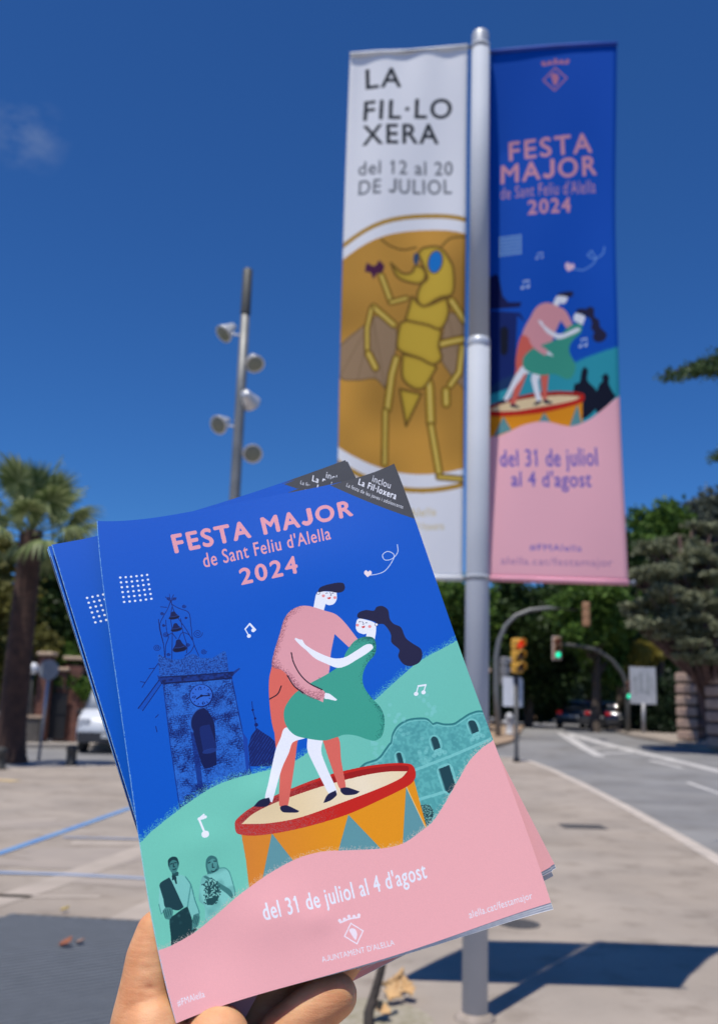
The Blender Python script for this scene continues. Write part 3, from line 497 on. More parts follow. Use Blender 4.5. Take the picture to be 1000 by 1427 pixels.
def paint_left():
    cv = Canvas(800, 3400, .55, (247,248,250)); c = LPTS['circ']; n_ = cv.noise(260, 4)[..., None]; GOLD = (196,144,52); OUT = (122,92,36); YE = (220,186,66)
    cv.poly(circ(c, 915, 880, 80), (196,152,62), False); cv.poly(circ(c, 885, 850, 80), (247,248,250), False); cv.poly(circ(c, 860, 770, 80), (204,152,66), False); dm_ = cv.mask([circ(c, 860, 770, 80)]); cv.buf[dm_] = (cv.buf*(.86+.28*n_))[dm_]
    for n in ('wing1', 'wing2'):
        cv.poly(LART[n], (172,142,108)); cv.stroke(LART[n]+LART[n][:1], 7, (118,92,56), .9)
        x, y = LART[n][2]
        for i in range(4): cv.stroke([(x, y), LART[n][(5+i) % len(LART[n])]], 4, (120,95,62), .7, False)
    for P, wd in LLIMBS: cv.stroke(P, wd*1.45+18, OUT, smooth=False); cv.stroke(P, wd*1.4, (206,168,54), smooth=False); cv.stroke(P, wd*.6, (232,206,110), smooth=False)
    for n in ('tail', 'seg3', 'seg2', 'thorax', 'headi', 'snout'):
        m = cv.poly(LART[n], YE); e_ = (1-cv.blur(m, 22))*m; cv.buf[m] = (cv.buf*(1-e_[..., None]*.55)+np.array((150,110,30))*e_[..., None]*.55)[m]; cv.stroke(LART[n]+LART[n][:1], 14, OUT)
    for P in LANT: cv.stroke(P, 12, OUT)
    cv.poly(LART['grape'], (84,34,74))
    cv.poly(circ(LPTS['eye'], 52, 80, 24, .12), OUT, False); cv.poly(circ(LPTS['eye'], 42, 70, 24, .12), (20,128,210), False); cv.poly(circ(LPTS['eye2'], 18, 40), (54,84,120), False)
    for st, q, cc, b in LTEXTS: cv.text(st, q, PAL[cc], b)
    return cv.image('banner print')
IMG_COVER, IMG_RIGHT, IMG_LEFT = paint_cover(), paint_right(), paint_left()

def print_mat(name, im, rough, cloth=False):
    m = bpy.data.materials.new(name); m.use_nodes = True; n = m.node_tree; N = n.nodes; K = n.links.new; b = N['Principled BSDF']
    t = N.new('ShaderNodeTexImage'); t.image = im; t.interpolation = 'Cubic'; t.extension = 'EXTEND'; K(t.outputs[0], b.inputs['Base Color'])
    b.inputs['Roughness'].default_value = rough; b.inputs['Specular IOR Level'].default_value = .16 if not cloth else .15
    tc = N.new('ShaderNodeTexCoord'); z = N.new('ShaderNodeTexNoise'); z.inputs['Scale'].default_value = 900 if not cloth else 160; K(tc.outputs['Object'], z.inputs[0])
    bp = N.new('ShaderNodeBump'); bp.inputs['Strength'].default_value = .06; bp.inputs['Distance'].default_value = .0004 if not cloth else .002
    K(z.outputs[0], bp.inputs['Height']); K(bp.outputs[0], b.inputs['Normal'])
    if cloth:
        tr = N.new('ShaderNodeBsdfTranslucent'); ms = N.new('ShaderNodeMixShader'); ms.inputs[0].default_value = .18
        K(t.outputs[0], tr.inputs[0]); K(b.outputs[0], ms.inputs[1]); K(tr.outputs[0], ms.inputs[2]); K(ms.outputs[0], N['Material Output'].inputs[0])
    return m
M_COVER = print_mat('printed_cover', IMG_COVER, .42); M_BR = print_mat('printed_cloth_blue', IMG_RIGHT, .75, True); M_BL = print_mat('printed_cloth_white', IMG_LEFT, .75, True)

# ------------------------------------------------------------------ ground, road, pavement
def terrain(name, xs, ys, dz, m):
    V = [(x, y, gh(x, y)+dz) for y in ys for x in xs]; nx = len(xs)
    F = [(j*nx+i, j*nx+i+1, (j+1)*nx+i+1, (j+1)*nx+i) for j in range(len(ys)-1) for i in range(nx-1)]
    me = bpy.data.meshes.new(name); me.from_pydata(V, [], F); me.materials.append(m); me.shade_smooth()
    return tag(link(name, me), kind='structure')
fr = lambda a, b, n: [a+(b-a)*i/n for i in range(n+1)]
terrain('ground', fr(-900, -60, 6)+fr(-54, 70, 62)+fr(90, 900, 6), [-300, -100]+fr(-30, 130, 80)+[160, 240, 400, 900, 1500], -.32,
        mat('soil', (.16,.13,.09), .95, c2=(.09,.085,.05), scale=.6, bump=.4, bscale=8))
M_ASPH = mat('asphalt', (.21,.205,.20), .9, c2=(.28,.272,.26), scale=.5, bump=.25, bscale=90, detail=8)
terrain('road', fr(-70, 60, 65), fr(-25, 120, 145), -.13, M_ASPH)
def slab(name, poly, m, top=0.0, thick=.14):
    """a pavement slab that follows the slope of the street"""
    import bmesh
    bm = bmesh.new(); vs = [bm.verts.new((x, y, 0)) for x, y in poly]; f = bm.faces.new(vs)
    if f.normal.z < 0: f.normal_flip()
    ys = np.arange(20, 110, 2.0); xs = np.arange(-6, 40, 2.0)
    for y in ys: bmesh.ops.bisect_plane(bm, geom=bm.verts[:]+bm.edges[:]+bm.faces[:], plane_co=(0, y, 0), plane_no=(0, 1, 0))
    for x in xs: bmesh.ops.bisect_plane(bm, geom=bm.verts[:]+bm.edges[:]+bm.faces[:], plane_co=(x, 0, 0), plane_no=(1, 0, 0))
    r = bmesh.ops.extrude_face_region(bm, geom=bm.faces[:]); new = [g for g in r['geom'] if isinstance(g, bmesh.types.BMVert)]
    nset = set(new)
    for v in bm.verts: v.co.z = gh(v.co.x, v.co.y)+top-(0 if v in nset else thick)
    bmesh.ops.recalc_face_normals(bm, faces=bm.faces[:])
    me = bpy.data.meshes.new(name); bm.to_mesh(me); bm.free(); me.materials.append(m); return tag(link(name, me), kind='structure')
M_PAVE = mat('pavement_concrete', (.41,.345,.28), .9, c2=(.33,.28,.23), scale=.9, bump=.3, bscale=120, detail=9)
def speckle(m, scale, lo, hi, dark, scale2=.35):
    """stains and patches of wear over a ground material"""
    N = m.node_tree.nodes; K = m.node_tree.links.new; b = N['Principled BSDF']; src = b.inputs['Base Color'].links[0].from_socket; t = N.new('ShaderNodeTexCoord')
    for sc, l_, h_, d_ in ((scale, lo, hi, dark), (scale2, .42, .66, .86), (scale*9, .60, .68, .84)):
        z = N.new('ShaderNodeTexNoise'); z.inputs['Scale'].default_value = sc; z.inputs['Detail'].default_value = 6; z.inputs['Roughness'].default_value = .62; K(t.outputs['Object'], z.inputs[0])
        rr = N.new('ShaderNodeValToRGB'); rr.color_ramp.elements[0].position = l_; rr.color_ramp.elements[0].color = (1,1,1,1); rr.color_ramp.elements[1].position = h_; rr.color_ramp.elements[1].color = (d_, d_*.98, d_*.95, 1); K(z.outputs[0], rr.inputs[0])
        mm = N.new('ShaderNodeMixRGB'); mm.blend_type = 'MULTIPLY'; mm.inputs[0].default_value = 1; K(src, mm.inputs[1]); K(rr.outputs[0], mm.inputs[2]); src = mm.outputs[0]
    K(src, b.inputs['Base Color'])
speckle(M_PAVE, 2.6, .52, .68, .74); speckle(M_ASPH, 1.1, .5, .68, .80)
M_KERB = mat('kerb_stone', (.58,.50,.42), .85, c2=(.46,.40,.34), scale=3, bump=.3, bscale=60)
KERB = [(4.1,-12), (4.08,4), (4.04,10.86), (4.29,13.13), (4.63,16.54), (5.12,22.38), (5.29,26.05), (5.24,27.88), (5.16,29.07), (4.77,29.97), (3.78,30.06), (-1.73,26.43), (-5.66,22.73), (-7.56,21.10), (-30,22.2), (-70,21.5)]
slab('pavement', [(-70,-12)]+KERB[::1], M_PAVE)
def ribbon(name, pts, wd, z, m, kind='structure', thick=0.0, closed=False, side=0):
    """painted line or kerb that follows the ground; side shifts it to one side of its path"""
    P = [Vector((x, y, 0)) for x, y in pts]; Q = []
    for a, b in zip(P[:-1], P[1:]):
        n = max(1, int((b-a).length/1.0)); Q += [a.lerp(b, i/n) for i in range(n)]
    Q.append(P[-1]); V = []; F = []
    for i, p in enumerate(Q):
        d = (Q[min(i+1, len(Q)-1)]-Q[max(i-1, 0)]).normalized(); n_ = Vector((-d.y, d.x, 0)); 
        wv = wd[0]+(wd[1]-wd[0])*i/(len(Q)-1) if isinstance(wd, tuple) else wd
        for s_ in (-.5+side, .5+side):
            q = p+n_*wv*s_; V.append((q.x, q.y, gh(q.x, q.y)+z))
        if thick:
            for s_ in (-.5+side, .5+side):
                q = p+n_*wv*s_; V.append((q.x, q.y, gh(q.x, q.y)+z-thick))
    k = 4 if thick else 2
    for i in range(len(Q)-1):
        a, b = i*k, (i+1)*k
        F.append((a+1, a, b, b+1))
        if thick: F += [(a, a+2, b+2, b), (a+3, a+1, b+1, b+3)]
    me = bpy.data.meshes.new(name); me.from_pydata(V, [], F); me.update(); me.materials.append(m)
    return tag(link(name, me), kind=kind)
ribbon('kerb', KERB[:-1], .20, .006, M_KERB, thick=.16, side=-.45)
M_BROWN = mat('island_paving', (.40,.27,.17), .9, c2=(.33,.24,.16), scale=1.2)
slab('island_pavement', [(1.82,35.14), (5.23,35.32), (6.11,37.21), (7.13,41.50), (8.01,45.67), (9.56,53.14), (6.07,54.77), (3.14,61.20)], M_BROWN)
slab('far_pavement_left', [(-12.40,30.59), (-7.56,33.10), (-2.53,38.14), (-4.11,61.27), (-19.37,47.54)], mat('far_paving', (.36,.32,.28), .9))
slab('far_pavement_right', [(13.73,30.97), (13.64,36.14), (13.08,39.24), (12.40,42.92), (12.66,47.46), (13.85,52.49), (19.06,57.10), (25.99,58.34)], M_PAVE)
M_WHITE = mat('road_paint_white', (.62,.59,.55), .8, c2=(.42,.40,.38), scale=3, detail=8)
Z = -.126
for pts, wd in (([(9.81,45.50), (9.30,41.59), (8.85,37.59), (8.42,32.91)], (.5,.35)), ([(9.81,45.50), (9.99,41.88), (10.15,38.10), (10.49,34.16), (10.84,31.21), (11.03,27.18)], (.6,.42)),
                ([(8.98,36.31), (10.22,37.10)], .3), ([(8.79,34.13), (10.27,35.24)], .3),
                ([(9.85,32.10), (10.13,29.79)], .25), ([(8.64,25.09), (8.35,22.22), (7.84,18.71)], .16)):
    ribbon('road_marking', pts, wd, Z, M_WHITE)
# paving of the square: pale strips, parking lines, worn yellow patch
M_STRIP = mat('pale_paving_strip', (.47,.395,.325), .88, c2=(.39,.33,.27), scale=2, detail=8)
M_BLUE = mat('parking_paint_blue', (.10,.25,.52), .85, c2=(.16,.31,.52), scale=2.5, detail=8)
M_BLUE2 = mat('parking_paint_worn', (.20,.31,.52), .85, c2=(.32,.37,.46), scale=2.5, detail=8)
M_YEL = mat('paint_yellow_worn', (.62,.44,.18), .85, c2=(.55,.42,.28), scale=3)
for pts, wd in (([(-2.81,7.54), (-2.57,8.49), (-2.38,9.61), (-2.15,10.98), (-1.51,13.28)], .28), ([(-3.05,10.95), (-2.21,11.07), (-1.16,11.08)], .3),
                ([(-1.62,7.30), (-1.51,7.89), (-1.20,9.09)], .26), ([(-4.78,12.08), (-3.81,12.92)], .2), ([(-3.02,8.08), (-2.50,8.07), (-2.00,8.15)], .1)):
    ribbon('paving_strip', pts, wd, .004, M_STRIP)
ribbon('parking_line', [(-3.62,9.26), (-3.53,10.09), (-3.39,11.82), (-3.22,14.29), (-2.90,17.40)], .10, .009, M_BLUE)
ribbon('parking_line', [(-3.53,9.04), (-3.14,9.04), (-2.49,9.05), (-1.82,8.98), (-1.18,8.95)], .10, .009, M_BLUE2)
ribbon('parking_line', [(-3.25,11.30), (-2.22,11.35), (-1.53,11.39)], .06, .013, M_BLUE2)
ribbon('parking_line', [(-7.50,18.68), (-6.17,18.18)], .3, .009, M_YEL)
for i, (x, y, a, b) in enumerate(((-4.2,12.4,.9,.35), (-2.6,10.2,.8,.5), (-1.9,8.9,.6,.3), (-2.9,9.6,.7,.25))):
    o = MB().add([(x+a*math.cos(t*.4)*(1+.2*math.sin(t*3)), y+b*math.sin(t*.4)*(1+.2*math.cos(t*2)), .0025+i*.0003) for t in range(16)], [tuple(range(16))]).build('paving_stain', mat('paving_stain', (.33,.28,.235), .9, c2=(.38,.32,.265), scale=2))
    tag(o, kind='structure')

# ribbed plate in the lower left, built rib by rib
mat_dark = mat('ribbed_metal', (.022,.026,.03), .7, c2=(.03,.034,.038), scale=5, metal=.1)
PL = [(-3.17,7.16), (-2.48,7.27), (-2.46,7.40), (-0.78,7.26), (-0.40,4.08), (-1.52,3.65)]
pl = MB().prism(PL, -.05, .014).build('ribbed_plate', mat_dark)
tag(pl, 'dark grey diagonally ribbed plate let into the paving, bottom left', 'plate')
# ribs clipped to the plate
def inside(p, poly):
    c = False
    for (x0, y0), (x1, y1) in zip(poly, poly[1:]+poly[:1]):
        if (y0 > p[1]) != (y1 > p[1]) and p[0] < (x1-x0)*(p[1]-y0)/(y1-y0)+x0: c = not c
    return c
rb = MB(); dv = Vector((.80, .60)).normalized(); nv = Vector((-dv.y, dv.x)); cx = Vector((sum(p[0] for p in PL)/len(PL), sum(p[1] for p in PL)/len(PL)))
for i in range(-70, 71):
    run = None; st = -2.2
    ts = [st+.03*k for k in range(147)]
    for t in ts+[99]:
        q = cx+nv*(i*.062)+dv*t
        ok = t < 90 and inside(q, PL)
        if ok and run is None: run = t
        if not ok and run is not None:
            e = min(t, ts[-1])-.03
            if e-run > .05: 
                m_ = cx+nv*(i*.062)+dv*((run+e)/2); rb.box((m_.x, m_.y, .0165), (e-run, .024, .006), rz=math.atan2(dv.y, dv.x), taper=.8)
            run = None
o = rb.build('ribs', mat('rib_metal', (.19,.205,.22), .6), pl); tag(o, kind='stuff')

# ------------------------------------------------------------------ drains, leaves on the paving
M_IRON = mat('cast_iron', (.055,.05,.045), .7, c2=(.08,.075,.07), scale=20)
gx, gy = (3.30,13.94)
gr = thing('drain_grate', (gx, gy, .004), 'dark rectangular drain grate in the pavement near the kerb', 'drain grate')
MB().box((0,0,-.008), (.62,.5,.012)).build('frame', M_IRON, gr)
for i in range(9): MB().box((-.26+i*.065,0,.002), (.03,.42,.008)).build('bar', mat('iron_bar', (.13,.12,.11), .6), gr)
gx, gy = (1.31,7.64)
cv_ = thing('manhole_cover', (gx, gy, .004), 'small round iron cover just beyond the banner shadow, half hidden by the booklet', 'manhole cover')
MB().lathe([(.0,-.01), (.13,-.01), (.13,.004), (.11,.006), (0.001,.006)], n=24).build('lid', M_IRON, cv_)
MB().lathe([(.14,-.01), (.16,-.01), (.16,.003), (.14,.003)], n=24).build('ring', mat('iron_ring', (.10,.095,.09), .6), cv_)
def leaf_mesh(sz, curl, lobes=False):
    V = []; n = 9; F = []
    for i in range(n):
        t = i/(n-1); w_ = sz*.42*math.sin(math.pi*min(1, t*.96+.04))**.8*(1+(.35*math.sin(t*22) if lobes else 0)); x = sz*(t-.5)
        V += [(x, -w_, curl*sz*(.5+1.2*t*t)), (x, 0, curl*sz*t*t*.7), (x, w_, curl*sz*(.4+1.2*t*t))]
    for i in range(n-1):
        for k in (0, 1): F.append((i*3+k, (i+1)*3+k, (i+1)*3+k+1, i*3+k+1))
    return V, F
def dry_leaf(p, sz, rz, m, label, curl=.35, z=.02, grp=None, tilt=0.0):
    V, F = leaf_mesh(sz, curl, True); o = MB().add(V, F).build('dry_leaf', m, smooth=True)
    sd = o.modifiers.new('thickness', 'SOLIDIFY'); sd.thickness = .001
    o.location = (p[0], p[1], z); o.rotation_euler = (tilt, 0, rz); return tag(o, label, 'leaf', grp)
M_L1 = mat('leaf_rust', (.30,.10,.05), .7, c2=(.22,.08,.04)); M_L2 = mat('leaf_tan', (.62,.40,.19), .7, c2=(.48,.28,.12)); M_L3 = mat('leaf_yellow', (.70,.50,.06), .7)
dry_leaf((-1.79,6.49), .085, .9, M_L1, 'reddish brown curled leaf lying on the ribbed plate', z=.03)
dry_leaf((-1.72,6.57), .05, .3, mat('leaf_pink', (.45,.27,.2), .7), 'small pale brown leaf beside the reddish leaf on the plate', z=.03)
dry_leaf((-2.11,7.54), .06, .2, M_L3, 'small yellow leaf on the paving just beyond the ribbed plate')

# dirt patch with the thin dark sapling stem and its dead leaves
sx, sy = (0.13,5.25)
pt = MB().lathe([(.0,-.03), (.36,-.03), (.36,.004), (.001,.006)], n=20).build('tree_pit', mat('pit_gravel', (.40,.35,.27), .95, c2=(.28,.25,.16), scale=14, bump=.6, bscale=50)); pt.location = (sx-.02, sy+.05, 0); tag(pt, kind='structure')
sp = thing('sapling', (sx, sy, 0), 'thin dark sapling stem rising beside the fingertip, dead leaves at its side', 'sapling')
MB().tube([(0,-.12,-.05), (.0,0,.05), (.03,.03,.14), (.06,.06,.24), (.085,.08,.34), (.07,.1,.42)], [.03,.027,.024,.022,.016,.006], n=9).build('trunk', mat('sapling_bark', (.04,.033,.028), .9, c2=(.07,.055,.045), scale=25, bump=.6), sp, True)
MB().tube([(.06,.06,.24), (.02,.1,.33), (.03,.12,.38)], [.01,.007,.003], n=6).build('branch', MATS['sapling_bark'], sp)
for i, (px_, z_, s_, r_, lb) in enumerate((((0.29,5.74), .05, .12, .4, 'tan dead leaf curled up highest beside the sapling'), ((0.35,5.64), .04, .10, 2.1, 'tan dead leaf at the right of the little heap by the sapling'),
        ((0.26,5.58), .03, .11, 1.3, 'brownish dead leaf lowest in the heap by the sapling'), ((0.20,5.29), .04, .09, 2.8, 'orange brown dead leaf nearest the camera by the sapling foot'), ((0.25,5.70), .04, .09, 5, 'crumpled light leaf touching the sapling stem'))):
    dry_leaf(px_, s_, r_, M_L2, lb, curl=.5, z=z_, grp='dead leaves around the sapling', tilt=.3*(i % 3-1))

# ------------------------------------------------------------------ banner pole with its two banners
PX, PY = (0.69,5.38)
M_GALV = mat('galvanised_steel', (.50,.52,.55), .42, c2=(.42,.44,.47), scale=5, metal=.55, bump=.05, bscale=30)
M_PAINTED = mat('pole_paint', (.52,.55,.60), .7, c2=(.44,.47,.52), scale=1.2, bump=.05, spec=.2)
po = thing('banner_pole', (PX, PY, 0), 'tall light grey pole standing in the pavement between the two banners', 'pole')
MB().lathe([(.068,0), (.0675,2.5), (.066,3.74)], n=28).build('lower_shaft', M_PAINTED, po, True)
MB().lathe([(.062,3.74), (.060,4.8), (.056,5.80)], n=28).build('upper_shaft', M_PAINTED, po, True)
MB().lathe([(.0665,3.73), (.0685,3.735), (.0685,3.765), (.0625,3.785)], n=28).build('collar', mat('collar_paint', (.66,.69,.73), .35, metal=.2), po, True)
MB().lathe([(.0565,5.795), (.0562,5.80), (.0562,5.87), (.050,5.890), (.03,5.903), (.001,5.906)], n=28).build('cap', mat('cap_grey', (.52,.54,.57), .45, metal=.3), po, True)
MB().lathe([(.115,-.01), (.105,.012), (.082,.03), (.0685,.034)], n=28).build('base_collar', mat('base_mortar', (.42,.35,.29), .95, c2=(.30,.25,.2), scale=12, bump=.5), po, True)
M_ROD = mat('banner_rod', (.20,.22,.26), .4, metal=.6)
def banner(name, x0, x1, ztop, zbot, m, label, edge, sway):
    """hanging cloth with hems, gentle folds and a rod in each hem"""
    t = thing(name, (PX, PY, 0), label, 'banner')
    nu, nv = 26, 110; V = []; UV = []
    for j in range(nv+1):
        v = j/nv
        for i in range(nu+1):
            u = i/nu; x, z, y = sway(u, v, x0, x1, ztop, zbot); V.append((x, y, z)); UV.append((u, 1-v))
    F = [(j*(nu+1)+i, (j+1)*(nu+1)+i, (j+1)*(nu+1)+i+1, j*(nu+1)+i+1) for j in range(nv) for i in range(nu)]
    mb = MB().add(V, F); cl = mb.build('cloth', m, t, True)
    uvl = cl.data.uv_layers.new(name='UVMap')
    for lp in cl.data.loops: uvl.data[lp.index].uv = UV[lp.vertex_index]
    sd = cl.modifiers.new('thickness', 'SOLIDIFY'); sd.thickness = .0015; sd.offset = 0
    for v in (0, 1):
        P = [sway(u, v, x0, x1, ztop, zbot) for u in (0, .25, .5, .75, 1)]
        P = [(p[0], p[2], p[1]) for p in P]; s_ = 1 if x0 > 0 else -1
        near, far = (P[0], P[-1]) if x0 > 0 else (P[-1], P[0])
        MB().tube(P, .017, n=12).build('hem', edge[v], t, True)
        tip = (far[0]+s_*(.03 if v and x0 > 0 else -.01), far[1], far[2])
        MB().tube([(0, 0, near[2]), (near[0], near[1], near[2]), tip], .010, n=10).build('rod', M_ROD, t)
        if v and x0 > 0: MB().lathe([(.001,-.012), (.016,-.008), (.016,.008), (.001,.012)], tip, (1,0,0), 12).build('end_knob', M_ROD, t, True)
        MB().tube([(0,0,near[2]-.012), (0,0,near[2]+.012)], (.0695 if v else .0575), n=24).build('clamp', M_PAINTED, t, True)
    return t
def sway_left(u, v, x0, x1, zt, zb):
    y = -.03*math.sin(math.pi*v)*math.sin(math.pi*u)+.016*math.sin(9*u+1.5+2*v)*v*(1-v)*3+.006*math.sin(14*v+5*u)*u+.006*math.sin(17*u+3*v)*math.exp(-6*v)
    x = x0+(x1-x0)*u-.012*math.sin(math.pi*v)*(1-u); return (x+.03*v*(1-u), zt+(zb-zt)*v-.08*(1-u)*(1-v)-.01*v*(1-u), y)
def sway_right(u, v, x0, x1, zt, zb):
    belly = math.sin(math.pi*min(1, v*1.02))
    y = .04*belly*math.sin(math.pi*u)*.6+(.05+.07*min(1, v*5))*(1-u)**1.6*(1 if v < .72 else max(0, 1-(v-.72)/.28)**1.3)+.018*math.sin(8*u+4*v)*v*(1-v)*2+.006*math.sin(16*v-4*u)*u
    x = x0+(x1-x0)*u-.035*math.sin(math.pi*v)*(u**2)-.012*math.sin(math.pi*v)*(1-u)
    return (x-.02*v, zt+(zb-zt)*v+.055*u*(1-v), y)
banner('banner', -.84, -.085, 5.78, 2.325, M_BL, 'white banner with the golden insect, left of the pole', [mat('hem_white', (.78,.79,.80), .7)]*2, sway_left)
banner('banner', .075, .885, 5.79, 2.33, M_BR, 'blue and pink festival banner with drum dancers, right of the pole', [mat('hem_blue', (.01,.06,.40), .7), mat('hem_pink', (.80,.36,.45), .7)], sway_right)

# ------------------------------------------------------------------ floodlight mast
LX, LY = (-2.70,20.0)
lm = thing('floodlight_mast', (LX, LY, 0), 'tall grey lamp mast with five round floodlights against the sky', 'lamp mast')
LH = 11.24
M_MAST = mat('mast_steel', (.20,.205,.20), .55, c2=(.27,.27,.26), scale=2.5, metal=.5, bump=.1)
MB().lathe([(.135,0), (.125,4), (.112,8), (.10,LH-1.1)], n=20).build('shaft', M_MAST, lm, True)
MB().lathe([(.112,LH-1.1), (.115,LH-1.08), (.108,LH-.03), (.08,LH)], n=20).build('top_sleeve', mat('mast_top', (.11,.11,.10), .6, metal=.3), lm, True)
M_HOUS = mat('lamp_housing', (.72,.72,.72), .3, metal=.35, c2=(.6,.6,.6)); M_LENS = mat('lamp_lens', (.16,.18,.14), .2, c2=(.22,.24,.19), scale=30, coat=.5)
for i, ((hx, hy, hz), d, arm) in enumerate((((-3.156,20.000,9.659), (-.55,-.45,-.72), -1), ((-2.426,20.000,8.969), (.3,-.62,-.72), 1), ((-2.457,20.000,8.047), (.35,.8,-.45), 1), ((-3.140,20.000,7.529), (-.45,-.75,-.5), -1), ((-2.364,20.000,6.900), (.15,-.85,-.5), 1))):
    c = Vector((hx-LX, hy-LY, hz)); d = Vector(d).normalized()
    lp = MB().lathe([(.001,-.34), (.09,-.34), (.12,-.25), (.15,-.16), (.20,-.05), (.215,0), (.22,.025), (.205,.025)], c, d, 20).build('floodlight', M_HOUS, lm, True)
    MB().lathe([(.203,.0), (.198,.02), (.13,.04), (.001,.046)], c, d, 20).build('lens', M_LENS, lp, True)
    MB().tube([(0, 0, c.z-.04), (c.x*.5, c.y*.5-.02, c.z-.02), c-d*.12], .022, n=8).build('bracket', M_HOUS, lp)
    MB().box(c-d*.22, (.09,.09,.12)).build('ballast', mat('lamp_dark', (.05,.05,.05), .6), lp)

# ------------------------------------------------------------------ bollards, round sign, signs
M_BOL = mat('bollard_iron', (.03,.03,.03), .7, c2=(.045,.044,.04), scale=12)
def bollard(p, label):
    t = thing('bollard', (p[0], p[1], 0), label, 'bollard', 'short bollards along the edge of the square')
    MB().lathe([(.15,0), (.15,.03), (.12,.05), (.115,.30), (.13,.32), (.13,.36)], n=16).build('post', M_BOL, t, True)
    MB().lathe([(.13,.36), (.135,.38), (.12,.43), (.07,.46), (.001,.47)], n=16).build('head', M_BOL, t, True)
bollard((-6.47,22.60), 'short dark bollard standing between the round sign and the white van')
bollard((-7.50,20.90), 'short dark bollard cut by the left edge beside the palm trunk')
sx, sy = (-7.65,23.94)
t = thing('round_sign', (sx, sy, 0), 'round road sign seen from its grey back on a thin post by the palm', 'road sign')
MB().tube([(0,0,0), (.05,0,2.35)], .035, n=10).build('post', M_GALV, t, True)
MB().lathe([(.001,-.02), (.24,-.02), (.25,-.008), (.25,.008), (.24,.012), (.001,.012)], (.05,-.05,2.2), (0,-1,0), 24).build('disc', mat('sign_back', (.34,.37,.42), .5, metal=.3), t)
MB().box((.05,-.02,2.3), (.34,.03,.04)).build('bracket', M_GALV, t)
# notice board by the far pavement
bx, by = (13.50,44.75)
t = thing('notice_board', (bx, by, gh(bx, by)), 'big white notice board on a grey post in front of the hedge', 'sign', rz=.12)
MB().tube([(-.05,0,0), (.0,0,1.35)], .09, n=10).build('post', mat('board_post', (.35,.35,.36), .5, metal=.3), t, True)
pn = MB().box((0,0,2.15), (1.28,.07,1.7), bev=.02).build('panel', mat('board_white', (.52,.53,.55), .6, c2=(.44,.45,.47), scale=3), t)
for i, (a, b, c_, d_) in enumerate(((-.42,.5,.18,.1), (-.1,.3,.2,.8), (.22,.1,.16,1.0), (-.38,-.1,.12,.8), (.42,.2,.1,.6), (0,-.5,.5,.08))):
    MB().box((a, -.038, 2.15+b*.6), (c_, .004, d_), rx=0).build('printed_field', mat('board_grey', (.38,.40,.41), .6), pn)

# ------------------------------------------------------------------ traffic lights
M_TY = mat('signal_yellow', (.74,.40,.05), .45, c2=(.66,.34,.04), scale=4); M_TD = mat('signal_pole_dark', (.035,.037,.042), .5); M_TB = mat('signal_brown', (.42,.22,.11), .6)
M_RED = mat('lamp_red_lit', (.6,.03,.01), .3, emit=((1,.05,.01),.45)); M_OFF = mat('lamp_off', (.10,.045,.02), .3); M_GRN = mat('lamp_green_lit', (0,.3,.2), .3, emit=((.0,.75,.42),1.6)); M_ROFF = mat('lamp_red_dim', (.25,.05,.03), .3)
def signal_head(parent, loc, rz, n, lit, body, s=1.0, board=None):
    M = Matrix.Rotation(rz, 3, 'Z'); L = Vector(loc); dirn = M @ Vector((0,-1,0)); h = .32*s
    if board: MB().box(L+M@Vector((0,.10*s,0)), (.46*s,.02,n*h+.16*s), rz=rz, bev=.008).build('backboard', board, parent)
    for k in range(n):
        c = L+Vector((0,0,(n-1)*h/2-k*h))
        u_ = MB().box(c, (.30*s,.22*s,h*.96), rz=rz, bev=.035*s).build('housing', body, parent)
        cc = c+dirn*.115*s
        MB().lathe([(.001,-.01), (.125*s,-.01), (.12*s,.012), (.06*s,.03), (.001,.035)], cc, dirn, 16).build('lens', {'r': M_RED, 'g': M_GRN, 'o': M_OFF, 'd': M_ROFF}[lit[k]], u_, True)
        V = []; F = []
        for i in range(13):
            a = math.pi*(-.12+1.24*i/12)
            for dd_ in (0, .2*s*(.55+.45*math.sin(max(0, min(math.pi, a))))): 
                V.append(cc+(M@Vector((math.cos(a),0,0))+Vector((0,0,math.sin(a))))*.14*s+dirn*dd_)
        for i in range(12): F.append((i*2, i*2+1, i*2+3, i*2+2))
        vz = MB().add(V, F).build('visor', body, u_, True); vz.modifiers.new('thickness', 'SOLIDIFY').thickness = .008
tx, ty = (4.83,28.49); tz = gh(tx, ty)
t = thing('traffic_light', (tx, ty, tz), 'near traffic light on a black post, yellow head with red lit', 'traffic light')
MB().lathe([(.10,0), (.10,.12), (.062,.16), (.058,2.45)], n=16).build('post', M_TD, t, True)
signal_head(t, (.02,-.04,3.08), .45, 3, 'roo', M_TY, 1.08)
MB().tube([(0,0,2.4), (.0,.0,3.6)], .03, n=8).build('bracket', M_TD, t)
MB().box((-.12,.06,2.02), (.54,.03,.86), bev=.01).build('sign_plate', mat('plate_white', (.72,.74,.78), .5), t)
MB().box((.15,.13,2.0), (.24,.03,.84), rz=.9, bev=.01).build('side_plate', mat('plate_grey', (.5,.52,.56), .5), t)
M_ARM = mat('signal_arm', (.22,.22,.21), .5, metal=.4)
Y1 = 39.350
a1 = [(5.939,39.350,0.551), (5.849,39.350,2.384), (5.846,39.350,3.695), (5.964,39.350,4.376), (6.232,39.350,4.978), (6.651,39.350,5.408), (7.250,39.350,5.666), (8.060,39.350,5.781), (9.288,39.350,5.730)]
b0 = Vector(a1[0]); t = thing('signal_gantry', b0, 'farther traffic light on a pale arm arching to the right over the road', 'traffic light')
P = [Vector(p)-b0 for p in a1]; P[0].z = gh(b0.x, b0.y)-b0.z-.1
MB().tube(P, [.13,.12,.11,.10,.09,.085,.08,.07,.06], n=10).build('arm', M_ARM, t, True)
